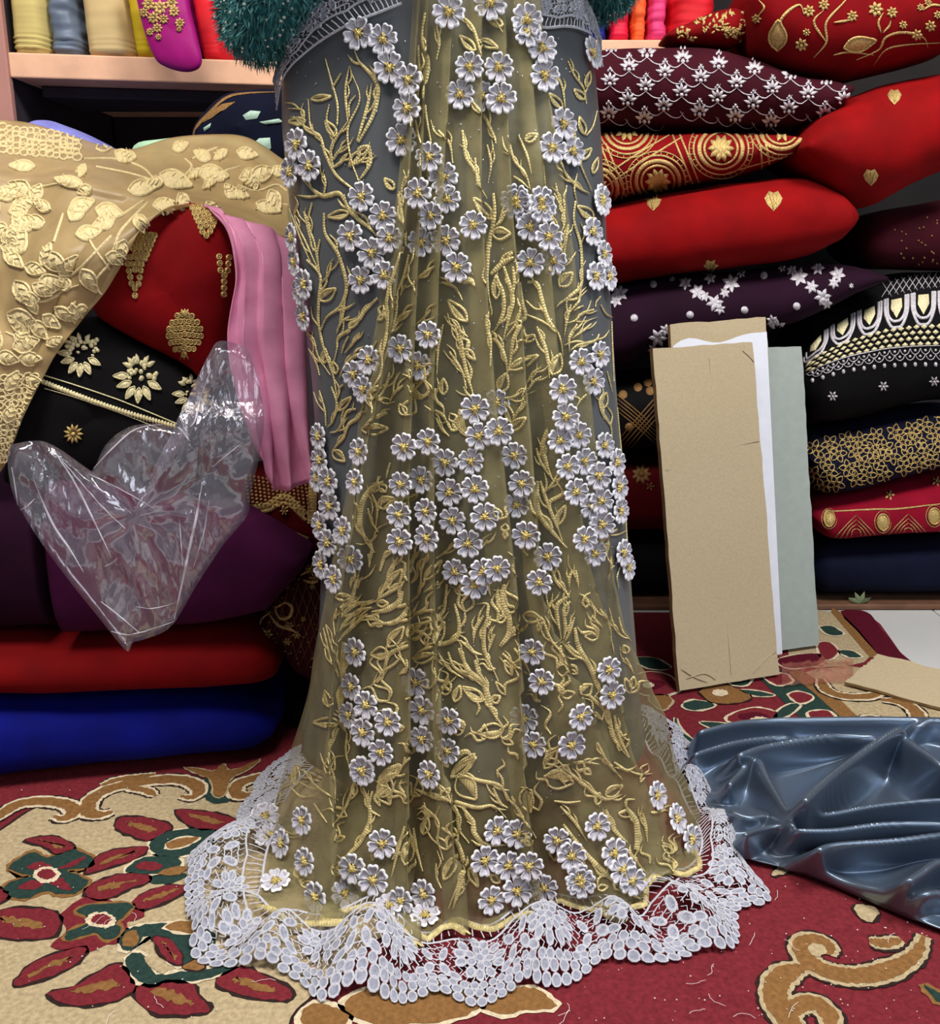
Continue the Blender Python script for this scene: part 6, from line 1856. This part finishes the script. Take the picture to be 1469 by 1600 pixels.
nt.links.new(mk.outputs['Fac'], mrg.inputs[0]); nt.links.new(mrg.outputs[0], bp_.inputs['Strength'])
nt.links.new(ad.outputs[0], bp_.inputs['Height']); nt.links.new(bp_.outputs[0], gl.inputs['Normal'])
m1 = nt.nodes.new('ShaderNodeMixShader'); m1.inputs[0].default_value = 0.07
nt.links.new(tr.outputs[0], m1.inputs[1]); nt.links.new(df.outputs[0], m1.inputs[2])
m2 = nt.nodes.new('ShaderNodeMixShader'); m2.inputs[0].default_value = 0.17
nt.links.new(m1.outputs[0], m2.inputs[1]); nt.links.new(gl.outputs[0], m2.inputs[2]); nt.links.new(m2.outputs[0], out.inputs[0])
BAGO = [(12, 705), (30, 692), (70, 690), (104, 712), (140, 738), (165, 695), (200, 668), (245, 662), (290, 672), (312, 640), (325, 575), (338, 535), (372, 538), (392, 556), (412, 640), (408, 700), (392, 770), (386, 806),
        (350, 850), (310, 910), (268, 978), (228, 998), (208, 1004), (200, 1018), (182, 1000), (160, 972), (110, 910), (70, 856), (40, 810), (18, 765)]
bg = MB()
P = cat(BAGO, 5, True)
cx_, cy_ = 215, 800
rows = []
for side in (1, -1):
    for k in (range(1, 15) if side == 1 else range(13, 0, -1)):
        s = k / 14
        row = []
        for p in P:
            x, y = cx_ + (p[0] - cx_) * s, cy_ + (p[1] - cy_) * s
            q = at(x, y, 1.27 + (0.02 if y < 640 else 0))
            g = math.sqrt(max(0, 1 - s * s))
            cr = abs(fbm((q.x * 1.4 + q.z * 0.7, 0, q.z * 0.5), 26, 3 + side)) * 0.022 + abs(fbm((q.x, q.z, 0), 60, 8)) * 0.006
            q.y += (-0.026 * g + cr * min(1, g * 2)) if side == 1 else (0.012 * g + cr * 0.3 * g)
            row.append(q)
        rows.append(row)
bg.grid(rows, closed=True)
n = len(P)
bg.add(rows[0] + [sum(rows[0], Vector()) / n], [(i, (i + 1) % n, n) for i in range(n)])
bg.add(rows[-1] + [sum(rows[-1], Vector()) / n], [(i, (i + 1) % n, n) for i in range(n)])
BAG = thing(bg, 'plastic_bag', 'clear_plastic', 'crumpled clear plastic bag hanging in front of the plum bundle', 'bag')

mc_ = mat('plastic_crease_glint', (236, 232, 244), 0.15, var=0.02, spec=0.8); mc_.node_tree.nodes['Principled BSDF'].inputs['Alpha'].default_value = 0.6  # white ribbons along the bag's creases; their bright glint is painted in
BV = bg.bvh()
ZP_ = lambda pts: zp(0, 640, 400 / 1469, pts)
for w, pts in ((0.0035, [(1160, 420), (1130, 600), (1080, 830), (1040, 1020), (1000, 1200)]), (0.0012, [(1200, 520), (1170, 700), (1110, 900)]), (0.0016, [(510, 370), (620, 420), (720, 470), (910, 585)]), (0.003, [(300, 220), (430, 420), (540, 640), (640, 850)]), (0.0022, [(340, 270), (520, 480), (620, 590), (720, 680)]),
               (0.003, [(190, 390), (300, 650), (400, 800), (480, 930)]), (0.002, [(580, 1100), (680, 1180), (800, 1280)]), (0.002, [(100, 580), (150, 560), (200, 510)]), (0.0025, [(70, 330), (90, 450), (110, 580)]), (0.0016, [(1220, 330), (1300, 260), (1390, 190)]), (0.002, [(1090, 100), (1120, 60), (1150, -60), (1210, -230)]), (0.0014, [(1030, 620), (1040, 760), (1050, 900)]),
               (0.002, [(1420, 620), (1330, 760), (1180, 960), (1010, 1210)]), (0.0018, [(640, 1270), (720, 1290), (800, 1280), (1000, 1215)]), (0.0025, [(540, 340), (640, 230), (790, 110), (1000, 95), (1090, 180)]), (0.0018, [(600, 900), (640, 880), (680, 850)]), (0.0014, [(780, 1130), (880, 1140), (1000, 1110)])):
    mb = MB(); ribbon(mb, BV, ZP_(pts), w, 0.0008, 0.0006, 0, 8, (0.2, 0.2))
    if mb.v: mb.build('crease', 'plastic_crease_glint', BAG)


# ------------------------------------------------------------------ cardboard
def board(name, BL, BR, TL, TR, t, m, label, cat_='cardboard', parent=None, rag=0.0):
    """sheet of card between four world corners, thickness t behind its face"""
    N = (BR - BL).cross(TL - BL).normalized()
    if N.y < 0: N = -N
    nx, nz_ = 10, 26
    mb = MB()
    front, back_ = [], []
    for i in range(nz_ + 1):
        v = i / nz_
        rf, rb_ = [], []
        for j in range(nx + 1):
            u = j / nx
            p = BL.lerp(BR, u).lerp(TL.lerp(TR, u), v)
            e = rag if (j in (0, nx) or i in (0, nz_)) else 0
            p = p + Vector((R.uniform(-e, e), R.uniform(-e, e) * 0.3, R.uniform(-e, e) if i else abs(R.uniform(0, e))))
            p = p + N * fbm(p, 6, 2) * 0.003
            rf.append(p); rb_.append(p + N * t)
        front.append(rf); back_.append(rb_)
    mb.grid(front, 0); mb.grid(back_, 0, flip=True)
    rim = front[0] + [r[-1] for r in front[1:]] + front[-1][::-1][1:] + [r[0] for r in front[::-1][1:-1]]
    rimb = back_[0] + [r[-1] for r in back_[1:]] + back_[-1][::-1][1:] + [r[0] for r in back_[::-1][1:-1]]
    k = len(rim)
    mb.add(rim + rimb, [((i + 1) % k, i, k + i, k + (i + 1) % k) for i in range(k)], 1)
    o = mb.build(name, [m, 'card_edge'], parent, smooth=False, fixn=True)
    if parent is None: tag(o, label, cat_, 'loose cardboard sheets')
    return o


F0 = 0.0165
BL, BR = fl(1062, 1080, F0), fl(1218, 1054, F0)
TL, TR = at(1020, 545, BL.y + 0.235), at(1176, 534, BR.y + 0.185)
CARD = board('cardboard_sheet', BL, BR, TL, TR, 0.012, 'card_brown', 'tall brown cardboard sheet leaning in front of the others', rag=0.001)
cq = MB(); cq.add([BL, BR, TR, TL], [(0, 1, 2, 3)]); cv_ = cq.bvh()
for w, pts in ((0.0012, [(1108, 560), (1118, 720), (1128, 880), (1142, 1055)]), (0.0022, [(1126, 701), (1150, 696), (1186, 689)]), (0.0016, [(1040, 735), (1070, 730), (1100, 722)]), (0.002, [(1072, 1060), (1100, 1052), (1118, 1062)]), (0.002, [(1176, 1052), (1196, 1030), (1212, 1018)]), (0.0016, [(1064, 1045), (1085, 1058), (1105, 1066)]), (0.0018, [(1160, 548), (1170, 556), (1178, 566)])):
    mb = MB(); ribbon(mb, cv_, pts, w * 1.6, 0.0012, 0.0016, 0, 6, (0.3, 0.3))
    if mb.v: mb.build('crease', 'card_brown', CARD)
BL, BR = fl(1085, 1046, F0), fl(1222, 1024, F0)
PB = empty('cardboard_sheet', (BL + BR) / 2, 'cardboard sheet with white paper face leaning behind the brown one', 'cardboard', 'loose cardboard sheets')
TL, TR = at(1046, 507, BL.y + 0.2), at(1197, 495, BR.y + 0.165)
board('card', BL, BR, TL, TR, 0.010, 'card_brown', None, parent=PB, rag=0.0015)
nn = (BR - BL).cross(TL - BL).normalized()
if nn.y > 0: nn = -nn
nn = nn * 0.0035
mb = MB()
pts = []
for k in range(13):
    u = k / 12
    top = 0.935 + 0.02 * math.sin(u * 9) * (1 - u) + (0.02 * u)
    pts.append(BL.lerp(BR, 0.01 + 0.98 * u).lerp(TL.lerp(TR, 0.01 + 0.98 * u), top) + nn)
low = [BL.lerp(BR, 0.01 + 0.98 * k / 12) + nn + Vector((0, 0, 0.004)) for k in range(13)]
mb.grid([low, pts]); mb.build('paper_face', 'paper_white', PB, smooth=False)
BL, BR = fl(1140, 1029, F0), fl(1280, 1008, F0)
board('cardboard_sheet', BL, BR, at(1120, 546, BL.y + 0.17), at(1253, 541, BR.y + 0.155), 0.008, 'card_grey', 'grey green board leaning rearmost beside the brown cardboard', rag=0.001)
A, B_, C, D_ = fl(1320, 1066, 0.018), fl(1490, 1112, 0.016), fl(1372, 1022, 0.045), fl(1560, 1066, 0.04)
board('cardboard_sheet', A, B_, C, D_, 0.006, 'card_brown', 'brown cardboard sheet lying flat on the carpet near the white tiles', rag=0.002)

# crumpled net scrap and little green bow
mb = MB()
rows = []
for i in range(15):
    row = []
    for j in range(25):
        u, v = j / 24, i / 14
        p = fl(1222 + u * 112, 1072 - v * 34 - u * 8, 0.014)
        p.z += 0.012 * math.sin(math.pi * v) * math.sin(math.pi * u) * (0.3 + abs(fbm((u * 9, v * 7, 0), 1, 5)) * 3) + 0.006 * abs(fbm((u * 20, v * 9, 0), 1, 6))
        row.append(p)
    rows.append(row)
net_mat('scrap_net', (200, 120, 104), 0.38)
mb.grid(rows); thing(mb, 'net_scrap', 'scrap_net', 'crumpled pinkish net scrap on the carpet beside the grey board', 'scrap')
mb = MB()
c = at(1345, 938, 2.107); c.z = pz + 0.001
for a in (20, 70, 120, 165, 200, 340):
    d = Vector((math.cos(math.radians(a)), 0.2, abs(math.sin(math.radians(a))) + 0.1)).normalized()
    L = 0.03; sd = Vector((-d.z, 0, d.x)) * 0.006
    mb.add([c, c + d * L * 0.5 + sd, c + d * L, c + d * L * 0.5 - sd, c + d * L * 0.5 + Vector((0, -0.006, 0))], [(0, 1, 4), (1, 2, 4), (2, 3, 4), (3, 0, 4)])
thing(mb, 'ribbon_bow', 'scrap_green', 'small olive green ribbon bow on the plank edge', 'bow')

# ------------------------------------------------------------------ blue grey satin heap
def fz(p): return np.array(tuple(fl(900 + p[0] * 0.3873, 1140 + p[1] * 0.3873))[:2])


RID = [([(470, 130), (700, 75), (1000, 62), (1300, 60), (1700, 80)], 0.052, 0.035), ([(440, 215), (560, 175), (650, 150), (760, 130), (840, 125)], 0.05, 0.018), ([(630, 240), (720, 205), (850, 175), (1000, 150), (1160, 150)], 0.07, 0.025),
       ([(860, 480), (950, 390), (1080, 280), (1200, 190), (1240, 170)], 0.10, 0.030), ([(1240, 170), (1320, 240), (1400, 310), (1560, 360)], 0.085, 0.028), ([(880, 470), (1000, 455), (1200, 420), (1469, 400), (1700, 420)], 0.055, 0.020),
       ([(620, 560), (700, 520), (780, 500), (830, 510)], 0.05, 0.016), ([(860, 535), (1000, 530), (1200, 505), (1469, 505), (1700, 520)], 0.06, 0.022), ([(920, 620), (1000, 590), (1250, 570), (1469, 545), (1700, 560)], 0.06, 0.024),
       ([(1240, 760), (1330, 700), (1400, 655), (1520, 640), (1700, 650)], 0.06, 0.022), ([(715, 240), (745, 320), (800, 430), (840, 520)], 0.06, 0.020), ([(600, 330), (650, 270), (690, 230)], 0.05, 0.018), ([(960, 640), (1080, 690), (1220, 735), (1330, 800)], 0.035, 0.016),
       ([(1290, 800), (1380, 760), (1469, 760), (1700, 790)], 0.045, 0.02), ([(1400, 330), (1469, 300), (1600, 290)], 0.05, 0.02), ([(620, 420), (680, 440), (740, 430)], 0.03, 0.03), ([(1330, 90), (1400, 75), (1500, 95)], 0.06, 0.012)]
SEG = []
for pts, h_, w in RID:
    q = cat([fz(p) for p in pts], 6)
    SEG.append((np.array(q), h_, w))


def satin_z(P):
    """heights of folds over an N x 2 array of floor points"""
    z = np.zeros(len(P))
    for q, h_, w in SEG:
        best = np.full(len(P), 9.0)
        for a, b_ in zip(q[:-1], q[1:]):
            ab = b_ - a
            t = np.clip(((P - a) * ab).sum(1) / (ab ** 2).sum(), 0, 1)
            d = P - (a + ab * t[:, None])
            # steeper on the side facing the viewer
            dd = np.hypot(d[:, 0], d[:, 1] * np.where(d[:, 1] < 0, 1.5, 0.9))
            best = np.minimum(best, dd)
        v = h_ * 1.2 * np.exp(-(best / (w * 0.62)) ** 1.3)
        z = np.log(np.exp(z * 120) + np.exp(v * 120) - 1) / 120
    return z


BACK = [(440, 120), (700, 30), (1000, 5), (1300, 0), (1500, 10), (1750, 30)]
MID = [(430, 215), (640, 240), (960, 300), (1300, 300), (1500, 300), (1750, 300)]
MID2 = [(590, 430), (700, 440), (930, 470), (1250, 500), (1500, 500), (1750, 520)]
FRT = [(615, 540), (720, 575), (960, 640), (1240, 760), (1480, 860), (1750, 930)]
cs = [cat([fz(p) for p in c_], 34) for c_ in (BACK, MID, MID2, FRT)]
sm = MB()
rows = []
cols = [cat([c_[j] for c_ in cs], 50) for j in range(len(cs[0]))]
nv2, nu2 = len(cols[0]), len(cols)
ZS = satin_z(np.array([cols[j][i] for i in range(nv2) for j in range(nu2)])).reshape(nv2, nu2)
for _ in range(6):
    ZP = np.pad(ZS, 1, mode='edge'); ZS = 0.5 * ZS + 0.125 * (ZP[:-2, 1:-1] + ZP[2:, 1:-1] + ZP[1:-1, :-2] + ZP[1:-1, 2:])
for i in range(nv2):
    row = []
    for j in range(nu2):
        x, y = cols[j][i]
        e = min(1, i / 8, (nv2 - 1 - i) / 8, j / 8)
        z = float(ZS[i, j])
        z = z * math.sin(min(1, e) * math.pi / 2) + 0.003 * fbm((x * 9, y * 9, 0), 1, 2)
        row.append(Vector((x - 0.15 * z, y - 0.75 * z, 0.016 + max(0, z))))
    rows.append(row)
sm.grid(rows)
o = thing(sm, 'satin_cloth', 'satin_blue', 'shiny blue grey satin cloth heaped in folds on the carpet', 'cloth'); solid(o, 0.002)

# ------------------------------------------------------------------ person: only the fuzzy teal jumper shows above the saree
def skin_mesh(joints, edges, root, sub=2):
    me = bpy.data.meshes.new('tmp')
    me.from_pydata([j[:3] for j in joints], edges, [])
    ob = bpy.data.objects.new('tmp', me); COL.objects.link(ob)
    md = ob.modifiers.new('skin', 'SKIN'); md.use_smooth_shade = True
    ms = ob.modifiers.new('sub', 'SUBSURF'); ms.levels = sub; ms.render_levels = sub
    for i, j in enumerate(joints):
        me.skin_vertices[0].data[i].radius = (j[3], j[4] if len(j) > 4 else j[3])
        me.skin_vertices[0].data[i].use_root = (i == root)
    dg = bpy.context.evaluated_depsgraph_get(); dg.update()
    ev = ob.evaluated_get(dg)
    m2_ = ev.to_mesh()
    v = [tuple(p.co) for p in m2_.vertices]; f = [tuple(p.vertices) for p in m2_.polygons]
    ev.to_mesh_clear()
    bpy.data.objects.remove(ob); bpy.data.meshes.remove(me)
    return v, f


EL = at(402, 74, 1.26); ER = at(908, 2, 1.34)
J = [(0, 1.285, 0.95, .13, .09), (0, 1.285, 1.12, .12, .085), (0, 1.29, 1.28, .13, .09), (0, 1.295, 1.40, .12, .085), (0, 1.29, 1.49, .05), (0, 1.275, 1.58, .075, .085), (0, 1.275, 1.68, .07, .08),
     (-.09, 1.285, .86, .075), (-.09, 1.27, .50, .055), (-.09, 1.29, .10, .035), (-.09, 1.2, .045, .03), (.09, 1.285, .86, .075), (.09, 1.27, .50, .055), (.09, 1.29, .10, .035), (.09, 1.2, .045, .03),
     (-.17, 1.29, 1.40, .055), (EL.x, EL.y, EL.z, .036), (-.13, 1.10, 1.19, .028), (-.08, 1.06, 1.23, .022), (.17, 1.29, 1.40, .055), (ER.x, ER.y, ER.z, .036), (.16, 1.12, 1.21, .028), (.10, 1.06, 1.24, .022)]
E = [(0, 1), (1, 2), (2, 3), (3, 4), (4, 5), (5, 6), (0, 7), (7, 8), (8, 9), (9, 10), (0, 11), (11, 12), (12, 13), (13, 14), (3, 15), (15, 16), (16, 17), (17, 18), (3, 19), (19, 20), (20, 21), (21, 22)]
v, f = skin_mesh(J, E, 0)
pb = MB(); pb.add(v, f)
PERSON = tag(pb.build('person', 'skin'), 'person in a fuzzy teal jumper wearing the saree, elbows bent at the hips', 'person')
JS = [(0, 1.285, 1.10, .14, .10), (0, 1.29, 1.28, .15, .105), (0, 1.295, 1.41, .13, .095), (0, 1.29, 1.47, .07), (-.175, 1.29, 1.41, .07), (-.235, 1.275, 1.22, .06), (EL.x, EL.y, EL.z, .050), (-.19, 1.17, 1.12, .045), (-.14, 1.11, 1.18, .04),
      (.175, 1.29, 1.41, .07), (.22, 1.31, 1.26, .06), (ER.x, ER.y, ER.z, .052), (.20, 1.21, 1.17, .045), (.165, 1.125, 1.205, .04)]
ES = [(0, 1), (1, 2), (2, 3), (2, 4), (4, 5), (5, 6), (6, 7), (7, 8), (2, 9), (9, 10), (10, 11), (11, 12), (12, 13)]
v, f = skin_mesh(JS, ES, 0)
sb = MB(); sb.add(v, f)
SW = sb.build('jumper', 'knit_teal', PERSON)
V = [Vector(p) for p in v]
fz_, fk = MB(), MB()
rr = random.Random(3)
area_f = []
for q in f:
    n_ = (V[q[1]] - V[q[0]]).cross(V[q[2]] - V[q[0]])
    area_f.append((n_.length, q, n_.normalized() if n_.length > 0 else Vector((0, 0, 1))))
tot = sum(a[0] for a in area_f)
ctr = sum(V, Vector()) / len(V)
for ar, q, n_ in area_f:
    if max(V[k].z for k in q) > 1.36: continue
    for _ in range(int(ar / tot * 70000 + rr.random())):
        a, b_ = rr.random(), rr.random()
        p = V[q[0]].lerp(V[q[1]], a).lerp(V[q[3 if len(q) > 3 else 2]].lerp(V[q[2]], a), b_)
        d = (n_ + Vector((rr.gauss(0, 0.5), rr.gauss(0, 0.5), rr.gauss(-0.2, 0.5)))).normalized()
        L = rr.uniform(0.005, 0.015)
        s_ = d.orthogonal().normalized() * 0.00014
        tip = p + d * L + Vector((rr.gauss(0, 0.003), rr.gauss(0, 0.003), -0.004))
        fz_.add([p - s_, p + s_, p + d * L * 0.5 + s_ * 0.8, tip], [(0, 1, 2), (0, 2, 3)])
        if rr.random() < 0.045:
            c = p + n_ * 0.008; r_ = rr.uniform(0.0010, 0.0024)
            t = n_.orthogonal().normalized(); u = n_.cross(t)
            fk.add([c + t * r_, c + u * r_, c - t * r_, c - u * r_, c + n_ * r_], [(0, 1, 4), (1, 2, 4), (2, 3, 4), (3, 0, 4)])
tag(fz_.build('wool_fuzz', 'fuzz_teal', SW), kind='stuff')
tag(fk.build('knit_flecks', 'fleck', SW), kind='stuff')
hb = MB()
rows = []
for i in range(13):
    t = math.pi * i / 12
    rows.append([Vector((0.09 * math.sin(t) * math.cos(a), 1.295 + 0.10 * math.sin(t) * math.sin(a), 1.62 + 0.12 * math.cos(t))) for a in [2 * math.pi * k / 20 for k in range(20)]])
hb.grid(rows, closed=True); hb.build('hair', 'hair_black', PERSON)
